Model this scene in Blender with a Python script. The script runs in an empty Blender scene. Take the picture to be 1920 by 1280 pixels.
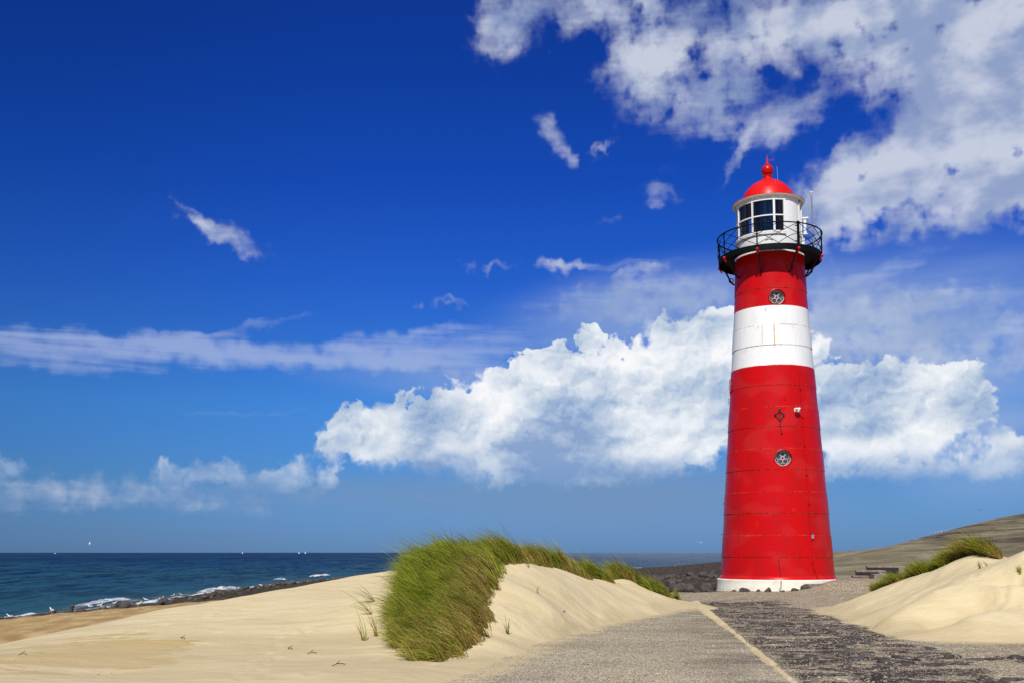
import bpy, math, random
import numpy as np
from mathutils import Vector, Matrix
random.seed(7)
rng = np.random.default_rng(11)
SC = bpy.context.scene
COL = SC.collection
R_ = math.radians

# ------------------------------------------------------------------ camera model
F = 1900.0; YPP = 857.0; EYE = 1.46
PITCH = math.atan(178.0 / F)
cp, sp = math.cos(PITCH), math.sin(PITCH)

def proj(x, y, z):
    v = z - EYE
    d = y * cp + v * sp
    return 960 + F * x / d, YPP - F * (v * cp - y * sp) / d

def zat(py, y):
    k = (YPP - py) / F
    return EYE + y * (k * cp + sp) / (cp - k * sp)

def G(px, py, y):
    z = zat(py, y)
    d = y * cp + (z - EYE) * sp
    return ((px - 960) / F * d, y, z)

def direction(px, py):
    a = (px - 960) / F; k = (YPP - py) / F
    v = Vector((a, cp - k * sp, sp + k * cp)).normalized()
    return v

cam_d = bpy.data.cameras.new('camera'); cam = bpy.data.objects.new('camera', cam_d); COL.objects.link(cam)
cam.location = (0, 0, EYE); cam.rotation_euler = (math.pi / 2 + PITCH, 0, 0)
cam_d.sensor_fit = 'HORIZONTAL'; cam_d.sensor_width = 36; cam_d.lens = 36 * F / 1920
cam_d.shift_y = (YPP - 640) / 1920
cam_d.clip_start = 0.1; cam_d.clip_end = 60000
SC.camera = cam

# ------------------------------------------------------------------ object helpers
def tag(o, label=None, cat=None, group=None, kind=None):
    if label: o['label'] = label
    if cat: o['category'] = cat
    if group: o['group'] = group
    if kind: o['kind'] = kind
    return o

def empty(name, loc=(0, 0, 0), rz=0, parent=None):
    o = bpy.data.objects.new(name, None); COL.objects.link(o)
    o.location = loc; o.rotation_euler = (0, 0, rz); o.empty_display_size = .3
    if parent: o.parent = parent
    return o

def link(name, me, mats=(), parent=None, smooth=False):
    o = bpy.data.objects.new(name, me); COL.objects.link(o)
    for m in (mats if isinstance(mats, (list, tuple)) else [mats]):
        if m is not None and m.name not in me.materials: me.materials.append(m)
    if parent: o.parent = parent
    if smooth: me.polygons.foreach_set('use_smooth', np.ones(len(me.polygons), bool))
    return o

class MB:
    def __init__(s): s.v = []; s.f = []
    def add(s, vs, fs):
        n = len(s.v); s.v += [tuple(v) for v in vs]; s.f += [tuple(i + n for i in f) for f in fs]
    def box(s, x0, x1, y0, y1, z0, z1, M=None):
        vs = [Vector((x, y, z)) for x in (x0, x1) for y in (y0, y1) for z in (z0, z1)]
        if M is not None: vs = [M @ v for v in vs]
        s.add(vs, [(0, 1, 3, 2), (4, 6, 7, 5), (0, 4, 5, 1), (2, 3, 7, 6), (0, 2, 6, 4), (1, 5, 7, 3)])
    def tube(s, pts, r, n=8, close=False):
        pts = [Vector(p) for p in pts]; N = len(pts); rs = r if isinstance(r, (list, tuple)) else [r] * N
        rings = []; up = None
        for i, p in enumerate(pts):
            a = pts[(i - 1) % N] if (close or i > 0) else p
            b = pts[(i + 1) % N] if (close or i < N - 1) else p
            t = (b - a).normalized()
            if up is None:
                up = Vector((0, 0, 1)) if abs(t.z) < .9 else Vector((1, 0, 0))
            e1 = t.cross(up)
            if e1.length < 1e-5: e1 = t.cross(Vector((.3, 1, .2)))
            e1.normalize(); e2 = t.cross(e1).normalized()
            up = -e2 if False else up
            rings.append([p + (e1 * math.cos(q) + e2 * math.sin(q)) * rs[i] for q in [2 * math.pi * k / n for k in range(n)]])
        vs = [v for r_ in rings for v in r_]; fs = []
        for i in range(N if close else N - 1):
            j = (i + 1) % N
            for k in range(n):
                l = (k + 1) % n
                fs.append((i * n + k, i * n + l, j * n + l, j * n + k))
        if not close: fs += [tuple(range(n))[::-1], tuple((N - 1) * n + k for k in range(n))]
        s.add(vs, fs)
    def lathe(s, prof, n=96, a0=None, a1=None, caps=False):
        """prof: list of (r,z). angle 0 faces the camera (local -Y), grows to the viewer's right"""
        full = a0 is None
        A = [2 * math.pi * k / n for k in range(n)] if full else [a0 + (a1 - a0) * k / n for k in range(n + 1)]
        m = len(A); vs = []
        for r, z in prof: vs += [(r * math.sin(a), -r * math.cos(a), z) for a in A]
        fs = []
        for i in range(len(prof) - 1):
            for k in range(m if full else m - 1):
                l = (k + 1) % m
                fs.append((i * m + k, i * m + l, (i + 1) * m + l, (i + 1) * m + k))
        if caps and full:
            fs.append(tuple(range(m))[::-1]); fs.append(tuple((len(prof) - 1) * m + k for k in range(m)))
        if not full and caps:
            P = len(prof)
            fs.append(tuple(i * m for i in range(P))); fs.append(tuple(i * m + m - 1 for i in range(P))[::-1])
        s.add(vs, fs)
    def sphere(s, c, r, n=16, sc=(1, 1, 1)):
        c = Vector(c); prof = [(-math.cos(math.pi * i / n), math.sin(math.pi * i / n)) for i in range(n + 1)]
        vs = []; m = n * 2
        for z, q in prof: vs += [(c.x + r * sc[0] * q * math.cos(2 * math.pi * k / m), c.y + r * sc[1] * q * math.sin(2 * math.pi * k / m), c.z + r * sc[2] * z) for k in range(m)]
        fs = [(i * m + k, i * m + (k + 1) % m, (i + 1) * m + (k + 1) % m, (i + 1) * m + k) for i in range(n) for k in range(m)]
        s.add(vs, fs)
    def build(s, name, mats, parent=None, smooth=False, angle=None):
        me = bpy.data.meshes.new(name); me.from_pydata(s.v, [], s.f); me.validate()
        o = link(name, me, mats, parent, smooth)
        if angle:
            me.polygons.foreach_set('use_smooth', np.ones(len(me.polygons), bool))
            me.set_sharp_from_angle(angle=R_(angle))
        return o

def np_mesh(name, V, Fc, attrs=None, colors=None):
    V = np.asarray(V, np.float32); Fc = np.asarray(Fc, np.int32); k = Fc.shape[1]
    me = bpy.data.meshes.new(name)
    me.vertices.add(len(V)); me.vertices.foreach_set('co', V.ravel())
    me.loops.add(Fc.size); me.loops.foreach_set('vertex_index', Fc.ravel())
    me.polygons.add(len(Fc)); me.polygons.foreach_set('loop_start', np.arange(0, Fc.size, k, dtype=np.int32))
    try: me.polygons.foreach_set('loop_total', np.full(len(Fc), k, np.int32))
    except Exception: pass
    me.update(calc_edges=True)
    for n, a in (attrs or {}).items():
        at = me.attributes.new(n, 'FLOAT', 'POINT'); at.data.foreach_set('value', np.asarray(a, np.float32).ravel())
    for n, a in (colors or {}).items():
        at = me.attributes.new(n, 'FLOAT_COLOR', 'POINT'); at.data.foreach_set('color', np.asarray(a, np.float32).ravel())
    return me

def grid_mesh(name, xs, ys, Z, attrs=None, keep=None):
    X, Y = np.meshgrid(xs, ys); nx, ny = len(xs), len(ys)
    V = np.stack([X.ravel(), Y.ravel(), Z.ravel()], 1)
    i = np.arange(nx * ny).reshape(ny, nx)
    Fc = np.stack([i[:-1, :-1].ravel(), i[:-1, 1:].ravel(), i[1:, 1:].ravel(), i[1:, :-1].ravel()], 1)
    A = {k: v.ravel() for k, v in (attrs or {}).items()}
    if keep is not None:
        kf = keep.ravel()[Fc].any(1); Fc = Fc[kf]
        used = np.zeros(len(V), bool); used[Fc.ravel()] = True
        new = np.cumsum(used) - 1; Fc = new[Fc]; V = V[used]; A = {k: v[used] for k, v in A.items()}
    return np_mesh(name, V, Fc, A)

# numpy noise -------------------------------------------------------
_perm = rng.random((256, 256))
def vnoise(x, y):
    xi = np.floor(x).astype(int); yi = np.floor(y).astype(int); fx = x - xi; fy = y - yi
    fx = fx * fx * fx * (fx * (fx * 6 - 15) + 10); fy = fy * fy * fy * (fy * (fy * 6 - 15) + 10)
    g = lambda a, b: _perm[a & 255, b & 255]
    return (g(xi, yi) * (1 - fx) + g(xi + 1, yi) * fx) * (1 - fy) + (g(xi, yi + 1) * (1 - fx) + g(xi + 1, yi + 1) * fx) * fy
def fbm(x, y, s=1.0, o=4, g=.5):
    t = 0; a = 1; n = 0; x = x * s; y = y * s
    for k in range(o):
        t = t + a * (vnoise(x + 17.3 * k, y - 9.1 * k) - .5) * 2; n += a; a *= g; x = x * 2.03; y = y * 2.03
    return t / n
def sst(x, a, b):
    t = np.clip((x - a) / (b - a), 0, 1); return t * t * (3 - 2 * t)

class TPS:
    def __init__(s, pts, lam=.02):
        P = np.array(pts, float); s.xy = P[:, :2]; n = len(P)
        K = s.U(P[:, :2]); K += np.eye(n) * lam
        Q = np.c_[np.ones(n), s.xy]
        A = np.block([[K, Q], [Q.T, np.zeros((3, 3))]])
        w = np.linalg.solve(A, np.r_[P[:, 2], 0, 0, 0]); s.w = w[:n]; s.a = w[n:]
    def U(s, q):
        r2 = ((q[:, None, :] - s.xy[None]) ** 2).sum(2) + 1e-9
        return .5 * r2 * np.log(r2)
    def __call__(s, x, y):
        x = np.asarray(x, float); y = np.asarray(y, float); sh = x.shape; q = np.stack([x.ravel(), y.ravel()], 1)
        out = np.empty(len(q))
        for i in range(0, len(q), 60000):
            b = q[i:i + 60000]; out[i:i + 60000] = s.U(b) @ s.w + s.a[0] + b @ s.a[1:]
        return out.reshape(sh)

# ------------------------------------------------------------------ node helper
class NT:
    def __init__(s, tree): s.t = tree; s.n = tree.nodes; s.l = tree.links
    def node(s, typ, props=None, ins=None):
        nd = s.n.new(typ)
        for k, v in (props or {}).items(): setattr(nd, k, v)
        for k, v in (ins or {}).items(): s.set(nd.inputs[k], v)
        return nd
    def set(s, sock, v):
        if v is None: return
        if isinstance(v, bpy.types.NodeSocket): s.l.new(v, sock)
        elif isinstance(v, (tuple, list)) and len(v) == 3 and sock.type == 'RGBA': sock.default_value = (*v, 1)
        else: sock.default_value = v
    def m(s, op, a, b=None, c=None, clamp=False):
        nd = s.n.new('ShaderNodeMath'); nd.operation = op; nd.use_clamp = clamp
        for i, v in enumerate((a, b, c)):
            if v is not None: s.set(nd.inputs[i], v)
        return nd.outputs[0]
    def add(s, *a):
        r = a[0]
        for b in a[1:]: r = s.m('ADD', r, b)
        return r
    def mul(s, a, b): return s.m('MULTIPLY', a, b)
    def sub(s, a, b): return s.m('SUBTRACT', a, b)
    def vm(s, op, a, b=None, sc=None):
        nd = s.n.new('ShaderNodeVectorMath'); nd.operation = op; s.set(nd.inputs[0], a)
        if b is not None: s.set(nd.inputs[1], b)
        if sc is not None: s.set(nd.inputs['Scale'], sc)
        return nd.outputs['Value'] if op in ('LENGTH', 'DOT_PRODUCT') else nd.outputs[0]
    def ss(s, x, a, b, o0=0., o1=1., lin=False):
        nd = s.n.new('ShaderNodeMapRange'); nd.interpolation_type = 'LINEAR' if lin else 'SMOOTHSTEP'
        for i, v in enumerate((x, a, b, o0, o1)): s.set(nd.inputs[i], v)
        return nd.outputs[0]
    def mix(s, f, a, b, mode='MIX'):
        nd = s.n.new('ShaderNodeMix'); nd.data_type = 'RGBA'; nd.blend_type = mode
        s.set(nd.inputs[0], f); s.set(nd.inputs[6], a); s.set(nd.inputs[7], b)
        return nd.outputs[2]
    def noise(s, v, sc, det=4, rough=.55, dist=0, color=False, lac=2.0, dim='3D'):
        nd = s.n.new('ShaderNodeTexNoise'); nd.noise_dimensions = s.dim if hasattr(s, 'dim') else dim
        s.set(nd.inputs['Vector'], v); s.set(nd.inputs['Scale'], sc); s.set(nd.inputs['Detail'], det)
        s.set(nd.inputs['Roughness'], rough); s.set(nd.inputs['Distortion'], dist); s.set(nd.inputs['Lacunarity'], lac)
        return nd.outputs[1 if color else 0]
    def vor(s, v, sc, feat='F1', out='Distance', rnd=1, det=0, smooth=.5):
        nd = s.n.new('ShaderNodeTexVoronoi'); nd.feature = feat; nd.voronoi_dimensions = getattr(s, 'dim', '3D')
        s.set(nd.inputs['Vector'], v); s.set(nd.inputs['Scale'], sc); s.set(nd.inputs['Randomness'], rnd)
        if 'Detail' in nd.inputs: s.set(nd.inputs['Detail'], det)
        if feat == 'SMOOTH_F1': s.set(nd.inputs['Smoothness'], smooth)
        return nd.outputs[out]
    def map(s, v, loc=(0, 0, 0), rot=(0, 0, 0), sc=(1, 1, 1), typ='POINT'):
        nd = s.n.new('ShaderNodeMapping'); nd.vector_type = typ; s.set(nd.inputs[0], v)
        nd.inputs['Location'].default_value = loc; nd.inputs['Rotation'].default_value = rot; nd.inputs['Scale'].default_value = sc
        return nd.outputs[0]
    def ramp(s, f, stops, interp='LINEAR'):
        nd = s.n.new('ShaderNodeValToRGB'); cr = nd.color_ramp; cr.interpolation = interp; s.set(nd.inputs[0], f)
        while len(cr.elements) < len(stops): cr.elements.new(.5)
        for e, (p, c) in zip(cr.elements, stops):
            e.position = p; e.color = (*c, 1) if len(c) == 3 else c
        return nd.outputs[0]
    def attr(s, name, color=False):
        nd = s.n.new('ShaderNodeAttribute'); nd.attribute_name = name
        return nd.outputs['Color' if color else 'Fac']
    def pos(s): return s.node('ShaderNodeNewGeometry').outputs['Position']
    def obj(s): return s.node('ShaderNodeTexCoord').outputs['Object']
    def bump(s, h, dist=.01, strength=1, normal=None):
        nd = s.n.new('ShaderNodeBump'); s.set(nd.inputs['Height'], h); s.set(nd.inputs['Distance'], dist); s.set(nd.inputs['Strength'], strength)
        if normal is not None: s.set(nd.inputs['Normal'], normal)
        return nd.outputs[0]
    def comb(s, x, y, z):
        nd = s.n.new('ShaderNodeCombineXYZ'); s.set(nd.inputs[0], x); s.set(nd.inputs[1], y); s.set(nd.inputs[2], z); return nd.outputs[0]
    def sep(s, v):
        nd = s.n.new('ShaderNodeSeparateXYZ'); s.set(nd.inputs[0], v); return nd.outputs

def mat(name):
    m = bpy.data.materials.new(name); m.use_nodes = True
    T = NT(m.node_tree); b = [n for n in T.n if n.type == 'BSDF_PRINCIPLED'][0]
    def P(**k):
        nm = dict(color='Base Color', rough='Roughness', metal='Metallic', normal='Normal', spec='Specular IOR Level', coat='Coat Weight', crough='Coat Roughness', ior='IOR', trans='Transmission Weight', sub='Subsurface Weight', sheen='Sheen Weight', alpha='Alpha', tint='Specular Tint')
        for a, v in k.items(): T.set(b.inputs[nm[a]], v)
    return m, T, P
def plain(name, color, rough=.5, metal=0., spec=.5):
    m, T, P = mat(name)
    n = T.noise(T.obj(), 6, 4)
    P(color=T.mix(T.ss(n, .3, .8), color, tuple(c * .8 for c in color)), rough=rough, metal=metal, spec=spec)
    return m

# ------------------------------------------------------------------ sun & world
SUN_EL = R_(49); SUN_AZ = R_(14.6 - 4 + 180)          # compass-like: from +Y towards +X
sd = Vector((math.sin(SUN_AZ) * math.cos(SUN_EL), math.cos(SUN_AZ) * math.cos(SUN_EL), math.sin(SUN_EL)))
sl = bpy.data.lights.new('sun', 'SUN'); sl.energy = 4.8; sl.angle = R_(.53); sl.color = (1, .965, .90)
so = bpy.data.objects.new('sun', sl); COL.objects.link(so); so.rotation_euler = (-sd).to_track_quat('-Z', 'Y').to_euler()
so.location = (0, 0, 60)

W = bpy.data.worlds.new('World'); SC.world = W; W.use_nodes = True
T = NT(W.node_tree); T.n.clear(); T.dim = '2D'
out = T.n.new('ShaderNodeOutputWorld'); bg = T.n.new('ShaderNodeBackground'); T.l.new(bg.outputs[0], out.inputs[0])
STR = .1; bg.inputs[1].default_value = STR
sky = T.n.new('ShaderNodeTexSky'); sky.sky_type = 'NISHITA'; sky.sun_disc = False
sky.sun_elevation = SUN_EL; sky.sun_rotation = SUN_AZ; sky.altitude = 0; sky.air_density = 1.0; sky.dust_density = .3; sky.ozone_density = 3.0
D = T.vm('NORMALIZE', T.node('ShaderNodeTexCoord').outputs['Generated'])
dx, dy, dz = T.sep(D)
AZ = T.mul(T.m('ARCTAN2', dx, dy), 57.29578); EL = T.mul(T.m('ARCSINE', dz), 57.29578)
P0 = T.comb(AZ, EL, 0)
def azel(px, py):
    v = direction(px, py); return math.degrees(math.atan2(v.x, v.y)), math.degrees(math.asin(v.z))
def blob(P, px, py, rx, ry, rot=0, w=1.):
    a, e = azel(px, py); k = 1 / 35.0
    q = T.map(P, (a, e, 0), (0, 0, R_(rot)), (rx * k, ry * k, 1), 'TEXTURE')
    return T.ss(T.vm('LENGTH', q), 0., 1., w, 0.)
def blobs(P, L):
    r = None
    for b in L:
        o = blob(P, *b); r = o if r is None else T.m('ADD', r, o)
    return r
def col10(c): return tuple(x / STR for x in c)
def lin(r, g, b):
    f = lambda c: (c / 255 / 12.92) if c / 255 <= .04045 else ((c / 255 + .055) / 1.055) ** 2.4
    return (f(r), f(g), f(b))
# sky, polarised and deep
def lv(el, c): return (min(max(el / 32., 0), 1), c)
deep = T.ramp(T.m('DIVIDE', EL, 32.), [lv(0, (.165, .350, .86)), lv(1, (.170, .345, .82)), lv(3.8, (.173, .385, .79)), lv(8.1, (.165, .46, .95)), lv(15, (.092, .345, 1.04)), lv(20.5, (.055, .27, 1.0)), lv(27.5, (.042, .222, .88)), lv(32, (.05, .22, .85))])
c = T.mix(1., sky.outputs[0], deep, 'MULTIPLY')
c = T.vm('SCALE', c, sc=T.ss(AZ, -32., -6., .82, 1.03))
# broken white cloud added outside the view as fill light
oth = T.mul(T.ss(T.m('ABSOLUTE', AZ), 36., 60.), T.ss(T.noise(P0, .05, 5, .6), .45, .62))
ot2 = T.mul(T.ss(EL, 36., 55.), T.ss(T.noise(P0, .05, 5, .6), .45, .62))
c = T.mix(T.mul(T.m('MAXIMUM', oth, ot2), T.ss(EL, -1., 3.)), c, (3.0, 3.1, 3.3))
wz = T.noise(P0, .55, 3, .5, color=True)
wz2 = T.noise(P0, 2.2, 3, .5, color=True)
def warp(amp1, amp2, after=None):
    P0_ = P0 if after is None else T.vm('ADD', P0, T.comb(T.mul(after, 1e-7), 0, 0))   # evaluated one layer after the other
    a = T.vm('SCALE', T.vm('SUBTRACT', wz, (.5, .5, .5)), sc=amp1)
    b = T.vm('SCALE', T.vm('SUBTRACT', wz2, (.5, .5, .5)), sc=amp2)
    return T.vm('ADD', T.vm('ADD', P0_, a), b)
# low blue-grey rain air above the horizon

lowr = T.mul(T.add(blob(P0, 1150, 930, 700, 110), blob(P0, 600, 925, 450, 60, 0, .5)), .85)
c = T.mix(lowr, c, col10(lin(116, 147, 186)))
# --- cirrus band
Pc = warp(1.4, .12)
cf = T.noise(T.map(P0, rot=(0, 0, R_(5)), sc=(.07, .9, 1)), 1.0, 6, .55, .5)
cf2 = T.noise(T.map(P0, rot=(0, 0, R_(-13)), sc=(.12, 2.2, 1)), 1.0, 6, .6, .25)
Lc = [(150, 655, 500, 52, 1, 1.), (520, 662, 460, 40, -1, 1.), (830, 655, 340, 60, 3, 1.), (470, 617, 170, 13, 12, .5), (760, 628, 200, 22, 8, .5),
      (900, 690, 320, 26, -4, .35), (480, 772, 300, 12, 0, .22), (400, 822, 90, 8, 3, .14), (1000, 735, 330, 30, 4, .25),
      (1640, 512, 190, 24, 14, .8), (1780, 560, 250, 30, 3, .7), (1580, 540, 150, 40, 8, .45), (1150, 495, 230, 18, 2, .5), (1100, 560, 240, 22, 4, .4)]
cb = blobs(Pc, Lc)
cm = T.mul(T.ss(T.add(T.mul(cb, 1.15), T.mul(T.sub(cf, .5), 1.5), T.mul(T.sub(cf2, .5), 1.1)), -.05, 1.5), T.mul(T.ss(cb, .0, .35), .60))
c = T.mix(cm, c, col10(lin(176, 192, 226)))
# --- soft broken cloud, upper right
Ps = warp(2.2, .35, cm)
Ls = [(955, 40, 130, 90, 30, 1.), (1120, 15, 170, 70, 0, 1.05), (1205, 130, 150, 115, 20, 1.15), (1290, 50, 170, 120, 0, .85), (1400, 90, 190, 100, 40, .75),
      (1340, 200, 180, 80, 10, .75), (1470, 225, 160, 60, 20, .65), (1560, 50, 240, 110, 0, 1.05), (1760, 60, 280, 150, 0, 1.25), (1870, 190, 260, 240, 0, 1.45), (1880, 360, 200, 90, 10, .7),
      (1700, 330, 300, 160, 22, 1.2), (1560, 370, 170, 120, 30, .9), (1950, 330, 250, 120, 0, .6), (1035, 255, 75, 48, -40, .62), (1075, 295, 36, 18, -50, .45), (1250, 330, 70, 22, -10, .1),
      (1380, 300, 100, 22, 48, .5), (1235, 368, 75, 30, -8, .5), (1140, 420, 45, 20, 0, .38), (1345, 250, 60, 26, 0, .42), (1700, 430, 60, 28, 40, .35), (1135, 290, 60, 14, 40, .3),
      (415, 436, 130, 34, -20, .62), (365, 405, 60, 18, -45, .5), (930, 497, 62, 15, 12, .5), (1065, 497, 100, 22, 4, .55), (1215, 500, 90, 18, 14, .5), (850, 570, 42, 18, 10, .42), (790, 573, 22, 9, 0, .3), (875, 495, 26, 11, 0, .35),
      (1220, 560, 330, 80, 4, .75), (1560, 570, 240, 80, 0, .65), (1760, 640, 420, 110, -2, .95), (1560, 640, 220, 90, 0, .7), (320, 925, 420, 60, 0, .42), (60, 935, 240, 60, 0, .38), (900, 705, 260, 40, 0, .3), (1750, 560, 200, 40, 8, .5)]
sb = blobs(Ps, Ls)
sn = T.noise(P0, .34, 5, .45, .15)
sn2 = T.noise(T.map(P0, rot=(0, 0, R_(20)), sc=(.8, 1.3, 1)), .95, 5, .50, .3)
sden = T.add(sb, T.mul(T.sub(sn, .5), 1.15), T.mul(T.sub(sn2, .5), .42), T.mul(T.sub(cf2, .5), .35))
smask = T.mul(T.mul(T.ss(sden, -.04, 1.2), .9), T.ss(sb, .0, .35))
sshade = T.ss(T.noise(T.map(P0, sc=(.8, 1.3, 1)), .36, 5, .5), .34, .66)
scol = T.mix(sshade, col10(lin(150, 167, 202)), col10(lin(206, 213, 228)))
c = T.mix(smask, c, scol)
veil = T.add(blob(P0, 1250, 585, 460, 130, 6), blob(P0, 1700, 600, 480, 190), blob(P0, 1850, 800, 260, 200), blob(P0, 860, 715, 420, 70, -4, .6))
veil = T.mul(T.m('MINIMUM', veil, 1.), T.ss(T.noise(T.map(P0, sc=(.12, .5, 1)), 1., 4, .5), .2, .75, .38, .80))
c = T.mix(veil, c, col10(lin(150, 175, 216)))
# --- cumulus: density group evaluated twice for relief light
def density(P, L, blo=.5, fine=.9):
    b = blobs(P, L)
    v = T.vor(P, .50, 'SMOOTH_F1', det=3.0, smooth=.6)
    n = T.noise(P, .5, 8, .50)
    return T.add(T.mul(b, 1.25), T.mul(T.sub(.5, v), blo), T.mul(T.sub(n, .5), fine)), v
Lm = [(640, 815, 110, 85, 10, 1.0), (740, 815, 170, 115, 0, 1.2), (900, 795, 230, 140, 0, 1.3), (1030, 730, 150, 130, 0, 1.25), (1032, 690, 72, 62, 0, .7), (1120, 780, 280, 180, 0, 1.3),
      (1270, 720, 240, 200, 10, 1.4), (1420, 690, 190, 190, 0, 1.25), (1105, 628, 70, 36, 0, .85), (1330, 630, 130, 75, 10, .75), (1010, 880, 380, 80, 3, 1.0), (1270, 850, 230, 80, 10, .9),
      (1620, 740, 240, 130, 0, 1.0), (1780, 745, 160, 100, 0, 1.1), (1650, 840, 270, 100, 0, 1.0), (1750, 880, 150, 40, 0, .8), (1900, 860, 130, 80, 0, 1.0), (1560, 900, 150, 50, 0, .5)]
Ls2 = [(320, 888, 80, 46, 0, 1.15), (400, 886, 90, 44, 0, 1.15), (485, 905, 90, 40, 0, 1.0), (545, 888, 85, 58, 10, 1.05), (622, 895, 50, 56, 0, 1.05),
       (12, 876, 70, 40, 0, 1.1), (560, 935, 120, 34, 0, .6), (300, 935, 220, 36, 0, .5), (90, 925, 130, 34, 0, .45), (40, 965, 70, 26, 0, .65), (1000, 935, 80, 20, 0, .5), (780, 938, 80, 22, 0, .6)]
Pm = warp(1.3, .5, T.add(smask, veil))
dm, vm_ = density(Pm, Lm + Ls2)
Pm2 = T.vm('ADD', Pm, (-.14, .30, 0))
v2 = T.vor(Pm2, .50, 'SMOOTH_F1', det=3.0, smooth=.6); n1 = T.noise(Pm, .4, 5, .42); n2 = T.noise(Pm2, .4, 5, .42)
rel = T.mul(T.add(T.mul(T.sub(v2, vm_), .55), T.mul(T.sub(n1, n2), 1.1)), T.ss(EL, 2.5, 9.5, .55, 1.1))
edge = T.add(.16, T.mul(T.ss(EL, 7.5, 3.2), .85), T.mul(T.ss(T.noise(P0, .35, 2), .5, .7), .25))
mm = T.ss(dm, .36, T.add(.36, edge))
# base fades away towards the flat grey underside
under = T.ss(EL, 1.8, 6.2)
topl = T.add(.31, T.mul(rel, .9), T.mul(T.ss(EL, 3.0, 12.), .30), T.mul(T.sub(T.noise(T.map(P0, sc=(.7, 1.2, 1)), .24, 5, .5), .5), 2.1), T.mul(blob(P0, 1160, 690, 330, 130), .30))
ccol = T.ramp(topl, [(0, tuple(lin(138, 164, 204))), (.28, tuple(lin(176, 195, 220))), (.50, tuple(lin(207, 218, 231))), (.74, tuple(lin(232, 238, 244))), (1, tuple(lin(252, 252, 253)))])
ccol = T.vm('SCALE', ccol, sc=1 / STR)
c = T.mix(T.mul(T.mul(mm, under), .97), c, ccol)
# thin wide haze round the cumulus
T.set(bg.inputs[0], c)
W.cycles.sampling_method = 'MANUAL'; W.cycles.sample_map_resolution = 512

SC.view_settings.view_transform = 'Standard'; SC.view_settings.look = 'None'; SC.view_settings.exposure = 0; SC.view_settings.gamma = 1
SC.cycles.max_bounces = 6; SC.cycles.transparent_max_bounces = 12
SC.cycles.use_denoising = False; SC.cycles.sample_clamp_indirect = 4; SC.cycles.adaptive_threshold = .008

# ------------------------------------------------------------------ terrain heights
SEA = -3.0
gp = []
for x, y in [(0, 0), (-6, 0), (8, 0), (0, 8), (-3, 12), (5, 12), (10, 20), (15, 30), (7, 38), (13, 38), (15, 48), (3, 20), (5, 28), (8, 30), (12, 12), (20, 20), (20, 8), (25, 30), (12, 34), (10, 43)]:
    gp.append((x, y, -.05))
gp += [(-8, 11, -.3), (-10, 18, -1.0), (-6, 28, -1.0), (-2, 35, -.7), (2, 34, -.4), (-20, 10, -2.2), (-20, 44, -2.0), (-25, 50, -2.1), (-16, 34, -2.0), (-26, 30, -2.2), (-30, 20, -2.6), (-28, 60, -2.3), (-24, 75, -2.25), (-22, 88, -2.2), (-22, 100, -2.2), (-21, 125, -2.1), (-18, 150, -2.1), (-12, 172, -2.2),
       (-10, 60, -1.4), (0, 60, -1.0), (5, 45, -.5), (8.9, 50, -.35), (14, 80, -.6), (27, 150, -1.25), (45, 250, -2.3), (8, 80, -1.0), (14, 150, -1.7), (20, 200, -2.2),
       (17, 50, .1), (21, 62, .2), (27, 80, .4), (40, 120, 1.1), (52, 150, 1.4), (35, 80, 1.1), (30, 60, .45), (25, 48, .1), (36, 40, 1.5), (38, 60, 2.2)]
coast = [(-38, 40), (-35, 60), (-33.7, 67), (-32.4, 75), (-31.2, 86), (-32.6, 98.5), (-33, 123), (-31, 149), (-29, 173), (-22.8, 188), (5, 225), (33, 273), (85, 410), (150, 470)]
gp += [(x, y, SEA) for x, y in coast]
gp += [(x - 9, y + 5, SEA - 1.2) for x, y in coast[:9]] + [(x - 4, y + 14, SEA - 1.2) for x, y in coast[9:]] + [(-80, 60, -8), (-80, 160, -8), (0, 300, -8), (60, 420, -8)]
crest = [(1580, 1041, 200), (1622, 1034, 190), (1680, 1027, 172), (1714, 1020, 162), (1765, 1008, 152), (1830, 990, 142), (1920, 963, 126)]
gp += [G(*q) for q in crest] + [(62, 90, 7.0), (62, 60, 7.2), (60, 30, 7.2), (75, 126, 5.5), (85, 60, 5.0), (78, 150, 3.0), (84, 190, .0), (90, 230, -1.6), (62, 230, -1.2), (70, 300, -2.5), (52, 100, 4.0), (50, 130, 2.6), (120, 60, 3), (130, 160, 1)]
ground_tps = TPS(gp, .05)

def coast_dist(x, y):
    """signed-ish distance to the coast polyline"""
    c_ = np.array(coast, float); d = np.full(np.shape(x), 1e9)
    for a, b in zip(c_[:-1], c_[1:]):
        ab = b - a; t = np.clip(((x - a[0]) * ab[0] + (y - a[1]) * ab[1]) / (ab @ ab), 0, 1)
        d = np.minimum(d, np.hypot(x - a[0] - t * ab[0], y - a[1] - t * ab[1]))
    return d

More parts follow.
